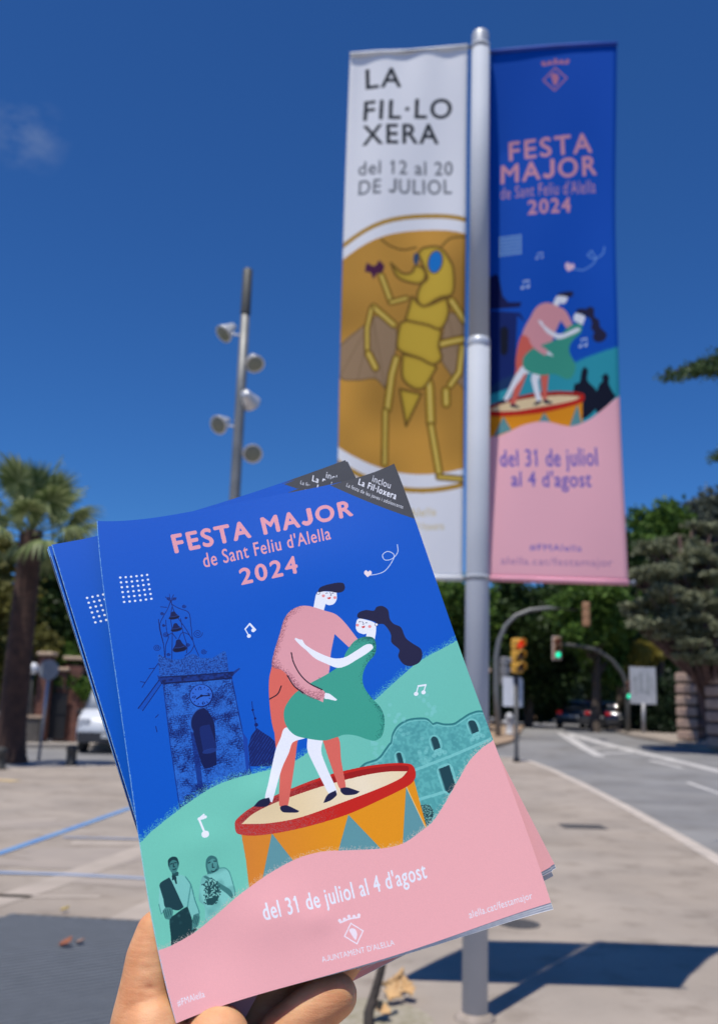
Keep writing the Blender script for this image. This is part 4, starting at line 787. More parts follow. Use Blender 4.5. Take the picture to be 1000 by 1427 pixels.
signal_head(t, Vector((9.585,39.350,5.560))-b0, math.pi-.2, 3, 'ooo', M_TB, 1.05)
signal_head(t, Vector((6.173,39.350,3.120))-b0, 2.2, 3, 'ooo', mat('signal_grey', (.25,.25,.26), .5), 1.2)
Y2 = 44.890
a2 = [(12.777,44.890,0.782), (12.814,44.890,2.189), (12.797,44.890,2.849), (12.575,44.890,3.406), (12.116,44.890,3.992), (11.448,44.890,4.441), (10.637,44.890,4.617), (9.824,44.890,4.659)]
b0 = Vector(a2[0]); t = thing('signal_gantry', b0, 'farthest traffic light on a dark arm arching to the left, two green lamps lit', 'traffic light')
P = [Vector(p)-b0 for p in a2]; P[0].z = gh(b0.x, b0.y)-b0.z-.1
MB().tube(P, [.13,.12,.11,.10,.09,.085,.08,.07], n=10).build('arm', mat('signal_arm_dark', (.12,.12,.11), .5, metal=.4), t, True)
signal_head(t, Vector((9.550,44.890,4.483))-b0, .05, 3, 'dog', M_TB, 1.0, mat('backboard_pale', (.55,.45,.38), .6))
signal_head(t, Vector((12.858,44.890,2.619))-b0, -.05, 3, 'dog', M_TB, .85)

# ------------------------------------------------------------------ vehicles
def vehicle(name, loc, rz, label, cat, paint, prof, roof, wid, glass=(.03,.035,.04), lights='rear', grp=None, van=False):
    """prof: side outline (y, z) of the body, roof: outline of the glasshouse; the end at -y faces the viewer"""
    t = thing(name, loc, label, cat, grp, rz)
    def loft(pf, w0, w1, z0, z1):
        mb = MB(); n = len(pf); V = []; F = []; 
        for x, k in ((-1, 1), (-.86, 1.0), (.86, 1.0), (1, 1)):
            for y, z in pf:
                f = (z-z0)/(z1-z0) if z1 > z0 else 0; ww = (w0+(w1-w0)*f)/2; e = abs(x) > .9
                V.append((x*ww, y*(.975 if e else 1), z-(.03 if e and z > z0+.2 else 0)))
        for s_ in range(3):
            for i in range(n): F.append((s_*n+i, s_*n+(i+1) % n, (s_+1)*n+(i+1) % n, (s_+1)*n+i))
        F.append(tuple(range(n))); F.append(tuple(range(3*n, 4*n))[::-1]); return mb.add(V, F)
    zb = [z for _, z in prof]; zr = [z for _, z in roof]
    body = loft(prof, wid, wid*.97, min(zb), max(zb)).build('body', paint, t, True)
    gl = loft(roof, wid*.93, wid*.76, min(zr), max(zr)).build('cabin_glass', mat('vehicle_glass_'+('v' if van else 'c'), glass, .5 if van else .08, spec=.8), t, True)
    ry = [y for y, z in roof if z > max(zr)-.03]
    MB().box((0, sum(ry)/len(ry), max(zr)+.012), (wid*.74, max(ry)-min(ry)+.1, .03), bev=.012).build('roof', paint, gl)
    y0 = min(y for y, _ in prof); y1 = max(y for y, _ in prof)
    for s_ in (-1, 1):
        for yy in (y0+.78, y1-.82):
            wl = MB().lathe([(.30,-.11), (.33,-.09), (.33,.09), (.30,.11), (.21,.12)], (s_*(wid/2-.11), yy, .33), (s_,0,0), 20).build('wheel', mat('tyre', (.025,.025,.025), .8), t, True)
            MB().lathe([(.21,.10), (.20,.115), (.05,.10), (.001,.12)], (s_*(wid/2-.11), yy, .33), (s_,0,0), 16).build('rim', mat('rim', (.4,.4,.42), .3, metal=.8), wl, True)
        if lights == 'rear': MB().box((s_*(wid/2-.16), y0+.03, .82), (.26,.08,.17), bev=.02).build('tail_light', mat('tail_red', (.45,.01,.01), .25, emit=((1,.02,.02),.12)), t)
        else: MB().box((s_*(wid/2-.2), y0+.10, .80), (.32,.12,.2), bev=.03).build('headlight', mat('headlight', (.55,.57,.6), .15), t)
        MB().box((s_*(wid/2+.09), (y0+.95) if lights != 'rear' else y1-1.5, 1.05), (.17,.09,.13), bev=.02).build('mirror', paint if not van else mat('mirror_black', (.03,.03,.03), .5), t)
    MB().box((0, y0+.0, .42), (wid*.94,.16,.26), bev=.04).build('bumper', mat('bumper_dark', (.045,.045,.05), .6), t)
    MB().box((0, y0-.09, .47 if lights != 'rear' else .62), (.5,.02,.11)).build('licence_plate', mat('plate', (.7,.7,.68), .5), t)
    return t
SEDAN = [(-2.1,.22), (-2.15,.6), (-2.08,.95), (-1.5,1.0), (.85,.98), (1.95,.80), (2.1,.55), (2.05,.22)]; GH = [(-1.75,.96), (-1.45,1.38), (-.2,1.45), (.35,1.36), (1.05,.94)]
c0 = [mat('car_black', (.012,.013,.017), .2, coat=1), mat('car_grey', (.07,.08,.10), .25, metal=.4, coat=1), mat('car_dark_blue', (.012,.02,.05), .2, coat=1), mat('car_maroon', (.10,.012,.016), .2, coat=1)]
for (px_, Yc, i, lb, dr) in (((12.17,51.00), 0, 1, 'grey car left of the row of parked cars, red tail lights toward us', .1), ((13.43,51.05), 0, 0, 'black car in the middle of the distant cars, left of the green signal', .05),
                       ((14.32,49.77), 0, 2, 'dark blue car rightmost of the distant cars, behind the signal post', .05), ((14.97,59.74), 0, 3, 'maroon car farthest up the road behind the black one', .12)):
    vehicle('parked_car', (px_[0], px_[1]+2, gh(*px_)-.13), -dr-.15, lb, 'car', c0[i], SEDAN, GH, 1.78, grp='cars waiting far up the road')
vx, vy = (-7.59,29.97)
VAN = [(-2.35,.28), (-2.45,.62), (-2.32,.92), (-2.0,1.05), (-1.75,1.15), (2.3,1.15), (2.35,.6), (2.3,.28)]; VGH = [(-1.8,1.10), (-1.12,1.86), (-.6,2.05), (2.2,2.05), (2.3,1.1)]
van_ = vehicle('white_van', (vx, vy+2.3, -.13), .10, 'white van parked across the street, half hidden behind the blue booklets', 'van', mat('van_white', (.72,.74,.76), .3, coat=.5), VAN, VGH, 1.9, glass=(.60,.62,.63), lights='front', van=True); van_.scale = (1.12, 1.12, 1.16)  # van glass is pale and matt: sun glare put into its colour

# ------------------------------------------------------------------ gate pillars, walls, railing
M_BRICK = mat('brick_red', (.20,.085,.06), .9, c2=(.13,.06,.045), scale=6, bump=.4); M_CAPS = mat('pillar_cap', (.55,.40,.28), .85)
for px_, w_, h_, lb in (((-10.71,31.88), .42, 2.95, 'leftmost brick gate pillar, right against the palm trunk'), ((-10.20,32.27), .28, 2.45, 'slim brick pillar behind the round sign'), ((-9.86,32.54), .62, 2.85, 'broad brick pillar between the round sign and the white van')):
    t = thing('brick_pillar', (px_[0], px_[1]+1.5, 0), lb, 'pillar', 'brick pillars of the gateway')
    for k in range(int(h_/.24)): MB().box((0,0,.12+k*.24), (w_*(1 if k % 2 else .985), w_, .23)).build('brick_course', M_BRICK, t)
    MB().box((0,0,h_+.03), (w_+.16,w_+.16,.12), bev=.03).build('cap', M_CAPS, t)
gx, gy = (-10.47,32.07)
t = thing('iron_gate', (gx, gy+1.5, 0), 'dark iron gate leaf hung between the brick pillars', 'gate')
MB().box((0,0,.9), (1.1,.03,1.5)).build('sheet', mat('gate_black', (.018,.018,.02), .6), t)
for i in range(9): MB().tube([(-.52+i*.13,-.03,.1), (-.52+i*.13,-.03,1.9)], .014, n=6).build('bar', MATS['gate_black'], t)
for z_ in (.12, 1.0, 1.85): MB().box((0,-.03,z_), (1.15,.04,.05)).build('rail', MATS['gate_black'], t)
wx, wy = (-9.74,33.85)
t = thing('low_wall', (wx, wy+2.0, 0), 'low dark grey wall with fence boards between pillars and white van', 'wall')
MB().box((1.5,0,.35), (9,.3,.7)).build('plinth', mat('wall_dark', (.13,.115,.10), .9, c2=(.09,.08,.07), scale=2), t)
for i in range(36): MB().box((-2.9+i*.25,0,1.15), (.19,.04,.9)).build('slat', mat('fence_board', (.10,.075,.065), .8, c2=(.07,.055,.05), scale=3), t)
px_ = (-10.59,29.83)
t = thing('garden_wall', (px_[0]-6, px_[1]+3.2, 0), 'long dark garden wall at far left behind the palm', 'wall')
MB().box((0,0,.4), (12,.35,.8), bev=.02).build('wall', MATS['wall_dark'], t); MB().box((0,0,.84), (12.1,.45,.08), bev=.02).build('coping', M_CAPS, t)
# globe lamp on the pillar
px_ = Vector((-11.025,33.000,2.470)); t = thing('globe_lamp', (px_.x, px_.y, 0), 'small white globe lamp on a thin post above the iron gate', 'lamp')
MB().tube([(0,0,0), (0,0,px_.z-.15)], .04, n=8).build('post', M_BOL, t, True); MB().lathe([(.08,-.2), (.10,-.16), (.16,-.08), (.18,0), (.15,.1), (.08,.17), (.001,.19)], (0,0,px_.z), n=14).build('globe', mat('globe', (.8,.8,.8), .3), t, True)
# stone pillar on the right, rounded blocks
M_ST = mat('pillar_stone', (.50,.36,.27), .9, c2=(.38,.26,.21), scale=3, bump=.5, bscale=12); M_ST2 = mat('pillar_stone_red', (.12,.075,.07), .9, c2=(.08,.05,.045), scale=3, bump=.5, bscale=12)
for px_, n_, lb, s_ in (((14.16,39.66), 6, 'banded stone gate pillar with pale rounded blocks beneath the grey cedar', .8), ((13.93,35.65), 6, 'second banded stone pillar, cut by the right edge', .8)):
    z0 = gh(*px_); t = thing('stone_pillar', (px_[0], px_[1]+.6, z0), lb, 'pillar', 'banded gate pillars', rz=.3)
    for k in range(n_):
        MB().box((-.32*s_,0,.26+k*.47), (.72*s_,.9*s_,.36), bev=.05).build('stone', M_ST, t)
        MB().box((.36*s_,0,.26+k*.47), (.60*s_,.86*s_,.34), bev=.04).build('stone', M_ST2, t)
        MB().box((0,0,.49+k*.47), (1.1*s_,.7*s_,.06)).build('mortar_band', M_ST2, t)
# low things beyond the crossing
px_ = (11.30,49.20); t = thing('roadside_wall', (px_[0], px_[1]+8, gh(*px_)), 'sunlit tan wall end with slanting buttress beside the distant cars', 'wall')
M_TAN = mat('tan_render', (.62,.40,.28), .9, c2=(.52,.33,.23), scale=4)
MB().box((.35,0,1.75), (1.5,.3,.55), bev=.04).build('wall', M_TAN, t)
MB().add([(-.95,-.2,.25), (-.45,-.2,.25), (-.05,-.2,1.5), (-.05,-.2,2.02), (-.5,-.2,2.02), (-.62,-.2,1.3), (-.95,.2,.25), (-.45,.2,.25), (-.05,.2,1.5), (-.05,.2,2.02), (-.5,.2,2.02), (-.62,.2,1.3)],
  [(0,1,2,3,4,5), (11,10,9,8,7,6), (0,6,7,1), (1,7,8,2), (2,8,9,3), (3,9,10,4), (4,10,11,5), (5,11,6,0)]).build('buttress', M_TAN, t)
px_ = (6.20,40.26); t = thing('hydrant', (px_[0]+.5, px_[1]+1, gh(*px_)), 'small pale grey hydrant on the brown paved island', 'hydrant')
MB().lathe([(.20,0), (.20,.05), (.15,.08), (.15,.62), (.19,.66), (.19,.74), (.12,.86), (.03,.92), (.001,.92)], n=14).build('barrel', mat('hydrant_grey', (.5,.5,.5), .5), t, True)
MB().lathe([(.09,-.28), (.10,-.26), (.10,.26), (.09,.28)], (0,0,.5), (1,0,0), 12).build('outlet', MATS['hydrant_grey'], t, True)
px_ = (5.75,40.92); t = thing('kiosk', (px_[0]-1.2, px_[1]+3, gh(*px_)), 'small kiosk with tan awning beside the booklet edge', 'kiosk')
MB().box((0,0,1.2), (2.2,1.8,2.4), bev=.03).build('cabin', mat('kiosk_brown', (.20,.13,.10), .8), t); MB().box((0,-.6,2.5), (2.9,3.0,.14), rx=-.12, bev=.03).build('awning', mat('awning_tan', (.50,.36,.26), .8), t)
MB().box((.2,-.92,1.75), (1.6,.06,.5)).build('sign_panel', mat('kiosk_green', (.22,.34,.27), .6), t)

# ------------------------------------------------------------------ vegetation
def leaf_mat(name, c, c2, transl=.3, rough=.55): return mat(name, c, rough, c2=c2, island=True, transl=transl, spec=.3)
L_DARK = leaf_mat('leaves_dark', (.022,.042,.012), (.055,.10,.022)); L_MID = leaf_mat('leaves_mid', (.045,.10,.016), (.14,.24,.04))
L_OLIVE = leaf_mat('leaves_olive', (.12,.12,.025), (.22,.20,.05)); L_YEL = leaf_mat('leaves_yellow', (.24,.20,.03), (.36,.30,.06))
L_CEDAR = leaf_mat('needles_grey', (.15,.165,.09), (.30,.31,.19), .2); L_GREY = leaf_mat('leaves_grey_violet', (.09,.11,.085), (.15,.165,.12), .2)
L_HEDGE = leaf_mat('leaves_hedge', (.010,.022,.010), (.022,.045,.014), .15)
M_BARK = mat('bark', (.10,.075,.055), .95, c2=(.06,.045,.035), scale=8, bump=.8, bscale=20); M_BARK2 = mat('bark_reddish', (.16,.09,.075), .95, c2=(.09,.055,.05), scale=6, bump=.8, bscale=20)
def leaves(blobs, n, size, seed, lump=14, flat=0.0, asp=.6):
    """leaf quads spread through lumpy clusters in every blob"""
    g = np.random.default_rng(seed); vol = np.array([b[3]*b[4]*b[5] for b in blobs])**.67; cnt = (n*vol/vol.sum()).astype(int)
    P = []
    for b, c in zip(blobs, cnt):
        d = g.normal(size=(lump, 3)); d /= np.linalg.norm(d, axis=1)[:, None]; cen = d*(.45+.5*g.random((lump, 1)))
        k = g.integers(0, lump, c); o = g.normal(size=(c, 3))*.19; core = g.random(c) < .30
        q = cen[k]+o; dd = g.normal(size=(c, 3)); dd /= np.linalg.norm(dd, axis=1)[:, None]; q[core] = dd[core]*(.25+.5*g.random((core.sum(), 1)))
        P.append(q*np.array(b[3:6])+np.array(b[:3]))
    P = np.concatenate(P); N_ = len(P)
    a = g.normal(size=(N_, 3)); a[:, 2] *= (1-flat*.8); a /= np.linalg.norm(a, axis=1)[:, None]
    b = g.normal(size=(N_, 3)); b[:, 2] *= (1-flat*.8); b -= (b*a).sum(1)[:, None]*a; b /= np.linalg.norm(b, axis=1)[:, None]+1e-9
    s = size*(.6+.8*g.random((N_, 1))); nrm = np.cross(a, b)*s*.18
    V = np.stack([P-a*s, P-b*s*asp+nrm, P+a*s, P+b*s*asp+nrm], 1).reshape(-1, 3)
    return V, np.arange(N_*4).reshape(-1, 4)
TREE_SEED = [100]
def tree(name, label, base, blobs, n, size, lm, bark=M_BARK, tr=.22, group=None, cat='tree', flat=0.0, lump=14, trunk=True):
    """blobs in world coordinates; trunk rises from base with a limb into each blob"""
    TREE_SEED[0] += 1; bx, by = base; z0 = gh(bx, by)-.15
    t = thing(name, (bx, by, z0), label, cat, group)
    B_ = [(b[0]-bx, b[1]-by, b[2]-z0, b[3], b[4], b[5]) for b in blobs]
    V, F = leaves(B_, n, size, TREE_SEED[0], lump, flat)
    me = mesh_np('crown', V, F, lm); link('crown', me, t)
    if trunk:
        mb = MB(); rr = random.Random(TREE_SEED[0]); zt = max(b[2] for b in B_)
        top = Vector((sum(b[0] for b in B_)/len(B_), sum(b[1] for b in B_)/len(B_), zt*.92)); lean = Vector((rr.uniform(-.3, .3), rr.uniform(-.3, .3), 0))
        pts = [Vector((0,0,-.1)), Vector((0,0,.0)), top*.3+lean*.5, top*.6+lean, top]; pts[2].z = zt*.3; pts[3].z = zt*.6
        mb.tube(pts, [tr*1.5, tr*1.2, tr, tr*.6, tr*.12], n=10)
        for b in B_:
            h0 = max(.2, min(.8, b[2]/zt-.25)); s_ = pts[1].lerp(pts[-1], h0); e = Vector(b[:3])
            for q in range(3):
                ee = e+Vector((rr.uniform(-.7, .7)*b[3], rr.uniform(-.7, .7)*b[4], rr.uniform(-.2, .6)*b[5])); mb.tube([s_, s_.lerp(ee, .5)+Vector((0,0,-.1*b[5])), ee], [tr*.35, tr*.2, tr*.05], n=6)
        mb.build('trunk', bark, t, True)
    return t
def blob(c, rx, rz, ry=None): return (*c, rx, ry or rx, rz)
# wood behind the banners and the road
BG = 'trees beyond the road'
tree('broadleaf_tree', 'tall bright green tree with the highest rounded top right of the pink banner', (16.43,52.00), [blob((16.740,52.000,11.709), 1.6, 1.4), blob((17.944,52.000,11.583), 1.5, 1.5), blob((15.809,52.000,10.172), 1.6, 1.5), blob((17.387,53.000,9.349), 2.4, 1.8), blob((16.615,54.000,7.389), 2.4, 2.0), blob((19.087,54.000,7.466), 2.4, 2.2), blob((17.971,54.000,4.987), 2.4, 1.8)], 30000, .17, L_MID, group=BG)
tree('grey_tree', 'dull grey violet tree top at the right edge behind the green tree', (24.56,66.00), [blob((24.882,66.000,15.695), 2.1, 1.7), blob((26.402,66.000,15.273), 2.4, 2.2), blob((24.630,67.000,13.303), 2.4, 2.0), blob((26.358,67.000,11.534), 3.0, 3.0)], 16000, .17, L_GREY, group=BG)
tree('broadleaf_tree', 'dark green tree just right of the pink banner corner', (13.82,50.00), [blob((14.427,50.000,9.701), 1.3, 1.3), blob((13.691,50.000,7.862), 1.9, 1.6), blob((15.109,51.000,7.049), 1.7, 1.9), blob((13.714,51.000,5.462), 1.8, 1.6)], 22000, .16, L_DARK, group=BG)
tree('broadleaf_tree', 'mid green tree hanging over the road below the right part of the pink banner', (11.54,46.00), [blob((11.178,46.000,6.718), 1.9, 1.3), blob((12.216,46.000,6.051), 1.5, 1.3), blob((10.639,46.000,5.792), 1.3, 1.2), blob((12.200,47.000,4.616), 1.1, 1.5)], 22000, .15, L_MID, group=BG)
tree('broadleaf_tree', 'very dark tree in the middle under the pink banner, above the cars', (16.29,72.00), [blob((15.563,72.000,8.564), 3.2, 2.6), blob((17.171,72.000,6.443), 3.2, 2.6), blob((14.447,72.000,6.088), 3.0, 2.6), blob((16.825,73.000,4.316), 3.4, 2.2), blob((19.031,73.000,4.926), 3.2, 3.0)], 26000, .24, L_DARK, group=BG, tr=.35)
tree('broadleaf_tree', 'dark green tree beneath the banner just right of the pole', (9.08,50.00), [blob((8.604,50.000,6.747), 1.9, 1.6), blob((9.586,50.000,5.717), 1.8, 1.7), blob((7.767,50.000,5.284), 1.8, 1.7), blob((9.267,51.000,3.988), 2.2, 1.8), blob((10.446,51.000,6.902), 1.3, 1.2), blob((10.420,52.000,3.294), 1.6, 1.8)], 28000, .16, L_DARK, group=BG)
tree('broadleaf_tree', 'dark green tree seen between the booklets and the pole under the white banner', (5.02,48.00), [blob((4.603,48.000,6.792), 1.9, 1.3), blob((5.812,48.000,6.464), 1.7, 1.3), blob((5.022,49.000,4.688), 2.1, 1.9), blob((6.320,49.000,4.179), 1.8, 1.8), blob((6.273,50.000,2.376), 1.8, 1.3)], 24000, .16, L_MID, group=BG)
tree('broadleaf_tree', 'low dark tree at the far left of the road mouth behind the traffic post', (9.63,62.00), [blob((9.167,62.000,3.748), 2.6, 2.4), blob((10.561,62.000,2.648), 2.4, 1.9), blob((11.906,63.000,2.239), 2.4, 1.7), blob((12.855,63.000,2.962), 2.0, 2.2)], 20000, .2, L_HEDGE, group=BG)
tree('broadleaf_tree', 'dark tree closing the view at the end of the road behind the cars', (23.98,95.00), [blob((21.880,95.000,4.082), 4.5, 3.4), blob((25.451,95.000,4.542), 4.5, 3.6), blob((28.314,95.000,4.982), 4.5, 3.6), blob((19.228,96.000,3.665), 4.5, 3.4), blob((23.725,94.000,2.049), 6.5, 1.4)], 22000, .34, L_HEDGE, group=BG, tr=.4)
tree('yellow_bush', 'yellowish bush glowing above the white notice board', (14.08,47.00), [blob((14.037,47.000,4.287), .85, .62), blob((13.671,47.000,3.855), .6, .5), blob((14.684,47.000,4.588), .6, .5)], 8000, .09, L_YEL, cat='bush', tr=.08)
tree('hedge', 'dark clipped hedge between the notice board and the stone pillar', (15.40,46.00), [blob((15.213,46.000,1.763), .9, 1.9), blob((15.734,46.000,1.947), .8, 2.0), blob((14.841,47.000,1.745), .9, 1.7), blob((14.256,48.000,1.545), 1.0, 1.2), blob((15.015,46.000,1.020), 1.1, .9)], 24000, .10, L_HEDGE, cat='hedge', tr=.1, lump=30)
tree('hedge', 'dark shrubbery at the right edge behind the stone pillars', (17.81,46.00), [blob((16.974,46.000,2.829), 1.4, 2.0), blob((18.183,46.000,2.867), 1.6, 2.6), blob((17.431,46.000,1.495), 1.6, 1.2)], 16000, .12, L_HEDGE, cat='hedge', tr=.1, lump=30)
# sunlit bare trunk at the end of the road
tx_, ty_ = (13.31,66.00); t = thing('bare_trunk', (tx_, ty_, gh(tx_, ty_)), 'sunlit pale tree trunk leaning in the dark wood left of the cars', 'tree')
MB().tube([(0,0,-.1), (.05,0,1.2), (-.25,0,2.4), (-.22,0,3.1), (0,0,4.2)], [.30,.26,.24,.20,.1], n=10).build('trunk', mat('pale_bark', (.45,.36,.24), .9, c2=(.25,.2,.14), scale=3), t, True)
MB().tube([(-.25,0,2.4), (-.6,.2,3.4), (-.8,.3,4.6)], [.14,.1,.04], n=8).build('limb', MATS['pale_bark'], t, True)
# blue-grey cedar on the right with layered boughs
CB = []; gr_ = random.Random(5)
for px_c, rx in (((14.117,37.000,8.747), .9), ((13.187,37.000,8.426), .8), ((11.848,36.000,7.985), 1.0), ((13.497,36.000,7.531), 1.0), ((12.462,36.000,7.302), 1.1), ((11.136,35.000,6.842), 1.0), ((10.842,36.000,6.833), .6), ((13.180,36.000,6.573), 1.1), ((11.730,35.000,6.132), 1.1), ((10.933,35.500,5.731), 1.0), ((13.457,35.000,5.837), 1.0),
                 ((12.426,35.000,5.457), 1.1), ((11.426,35.000,5.053), 1.0), ((10.437,35.000,4.916), .8), ((13.090,34.500,4.800), 1.1), ((12.202,35.000,4.469), 1.1), ((12.973,35.000,3.889), 1.0), ((13.482,35.000,3.460), .8), ((12.387,36.000,3.817), .7)):
    for k in range(4):
        CB.append((px_c[0]+gr_.uniform(-.6, .6)*rx, px_c[1]+gr_.uniform(-.8, .8), px_c[2]+gr_.uniform(-.35, .3), rx*gr_.uniform(.45, .8), rx*gr_.uniform(.5, .9), rx*gr_.uniform(.16, .34)))
tree('cedar', 'grey green cedar with layered drooping boughs filling the right edge', (14.61,38.50), CB, 46000, .075, L_CEDAR, bark=M_BARK2, tr=.32, flat=.6, lump=9)
# conifer boughs reaching in from the right, near
t = thing('conifer', (6.5, 12.6, 0), 'near conifer outside the right edge whose dark bough tips reach into the sky', 'tree')
cn = Vector(t.location)
MB().tube([(0,0,-.2), (.05,0,3), (0,.1,6), (-.05,.1,9.5)], [.34,.28,.2,.04], n=12).build('trunk', M_BARK, t, True)
Q_ = []; mb = MB()
for tip, k in ((Vector((4.027,12.000,6.051)), 0), (Vector((4.662,12.000,4.958)), 1), (Vector((5.329,12.500,5.876)), 2), (Vector((5.514,12.300,7.177)), 3), (Vector((5.258,12.300,4.208)), 4)):
    tip = tip-cn; root = Vector((0, 0, tip.z+.75)); mid = root.lerp(tip, .55)+Vector((0,0,.12)); mb.tube([root, mid, tip], [.07,.04,.008], n=7)
    for i in range(30):
        s_ = .18+.82*i/29; p = (root.lerp(mid, s_/.55) if s_ < .55 else mid.lerp(tip, (s_-.55)/.45)); w_ = .46*(1-s_)+.13
        Q_.append((p.x, p.y, p.z-w_*.35, w_*1.15, w_*1.3, w_*.62))
    mb.tube([mid, mid.lerp(tip, .5)+Vector((0,.3,-.12))], [.03,.01], n=6)
mb.build('bough', M_BARK, t, True)
V, F = leaves(Q_, 34000, .038, 77, 10, .1, .35); link('needles', mesh_np('needles', V, F, leaf_mat('needles_dark', (.04,.075,.025), (.09,.15,.05), .2)), t)
# trees on the left
LG = 'dense garden trees behind the palm'
tree('broadleaf_tree', 'dark olive tree at the far left edge behind the palm trunk', (-13.42,36.00), [blob((-13.896,36.000,6.885), 1.2, .9), blob((-14.294,36.000,5.485), 1.8, 1.4), blob((-13.573,36.500,4.734), 1.4, 1.2), blob((-13.999,37.000,3.101), 1.8, 1.7), blob((-13.302,37.000,1.756), 1.2, 1.2)], 22000, .12, L_OLIVE, group=LG)
tree('broadleaf_tree', 'dense dark tree between palm trunk and booklets', (-11.21,38.00), [blob((-12.372,38.000,6.663), 1.2, 1.1), blob((-12.709,38.000,5.051), 1.3, 1.4), blob((-11.662,38.000,4.652), 1.5, 1.5), blob((-10.699,38.000,3.540), 1.4, 1.5), blob((-12.098,39.000,2.975), 1.6, 1.3), blob((-10.200,39.000,4.788), 1.6, 1.8), blob((-11.118,39.000,1.854), 1.7, 1.2)], 32000, .12, L_DARK, group=LG)
tree('broadleaf_tree', 'tallest dark tree behind the left booklets, between palm crown and booklet edge', (-11.18,44.00), [blob((-12.683,44.000,7.175), 1.3, 1.1), blob((-11.230,44.000,5.873), 2.4, 2.0), blob((-10.303,45.000,3.971), 3.0, 2.4), blob((-14.682,45.000,3.667), 2.2, 2.4), blob((-15.946,45.000,2.792), 2.4, 2.2)], 26000, .15, L_HEDGE, group=LG)
tree('olive_bush', 'sunlit olive green bush above the brick pillars right of the palm', (-11.20,34.50), [blob((-11.291,34.000,3.358), .62, .5), blob((-11.603,34.000,3.654), .4, .4), blob((-10.838,34.000,3.170), .45, .4)], 7000, .07, L_OLIVE, cat='bush', tr=.06)
tree('green_bush', 'small bright green bush above the pillar beside the booklet edge', (-9.92,34.50), [blob((-9.973,34.000,2.113), .5, .42), blob((-9.495,34.000,1.878), .55, .5), blob((-11.517,34.500,1.899), .35, .35), blob((-10.411,34.500,3.031), .55, .4)], 8000, .07, L_MID, cat='bush', tr=.06)
# ---- the palm
pb = (-8.02, 22.89); PH = 5.5
pm = thing('palm_tree', (pb[0], pb[1], 0), 'fan palm with a thick brown trunk at the left edge', 'palm tree')
M_PTR = mat('palm_trunk_bark', (.085,.045,.032), .95, c2=(.045,.026,.02), scale=5, bump=1, bscale=14)
prof = []
for i in range(60):
    z = i/59*PH; r_ = .32-.06*(z/PH)+.02*(i % 2)+(.12*math.exp(-z*3)); prof.append((r_, z))
MB().lathe(prof, n=18).build('trunk', M_PTR, pm, True)
M_FR = leaf_mat('palm_frond', (.085,.13,.035), (.36,.41,.19), .25); M_FR2 = leaf_mat('palm_frond_dry', (.34,.22,.08), (.46,.33,.14), .2); M_PET = mat('palm_petiole', (.26,.27,.11), .6, c2=(.2,.2,.08))
def frond_mesh(name, droop, R_, m, L_=1.15):
    """fan leaf: arched petiole, pleated blade of narrow segments with hanging tips"""
    mb = MB(); n = 8; pts = [(L_*math.sin(k/n*1.2)/math.sin(1.2), 0, droop*(k/n)**2*-.35) for k in range(n+1)]
    mb.tube(pts, [.028-.018*k/n for k in range(n+1)], n=5)
    tip = Vector(pts[-1]); V = []; F = []; K = 30
    for k in range(K):
        a = R(-150+300*k/(K-1)); rr = R_*(1-.32*abs(a)/2.7)*random.uniform(.9, 1.06); w_ = rr*.055
        d = Vector((math.cos(a), math.sin(a), 0)); s_ = Vector((-d.y, d.x, 0)); o = len(V); zf = .05*(k % 2)
        for q, (t_, ww) in enumerate(((0, .25), (.35, 1.0), (.65, .85), (.88, .35), (1.0, .04))):
            sag = -droop*rr*(t_**2.6)*.62-.10*rr*abs(math.sin(a))*t_
            c = tip+d*rr*t_*(1-.18*t_*t_*droop)+Vector((0,0,sag)); V += [c-s_*w_*ww, c+s_*w_*ww+Vector((0,0,zf*t_*.5))]
        for q in range(4): F.append((o+q*2, o+q*2+1, o+q*2+3, o+q*2+2))
    mb.add(V, F); me = bpy.data.meshes.new(name); me.from_pydata(mb.v, [], mb.f); me.materials.append(m); me.update(); return me
FM = [frond_mesh('frond', .35, .82, M_FR), frond_mesh('frond', .7, .86, M_FR), frond_mesh('frond', 1.05, .88, M_FR)]; FD = frond_mesh('dry_frond', 1.2, .7, M_FR2, .6)
ga = 2.39996
for i in range(25):
    el = R(82-(i*3.3)); az = i*ga+.3
    me = FM[0 if i < 9 else (1 if i < 18 else 2)]
    o = link('frond', me, pm, (0, 0, PH+.05-.008*i)); o.rotation_euler = (random.uniform(-.25, .25), -el, az); s_ = random.uniform(.88, 1.12)*1.06; o.scale = (s_, s_, s_)
for i, (az_, el_) in enumerate(((-.2, 38), (.5, 50), (2.7, 45))):
    o = link('dry_frond', FD, pm, (0, 0, PH-.1)); o.rotation_euler = (0, R(el_), az_); o.scale = (.42, .42, .42)

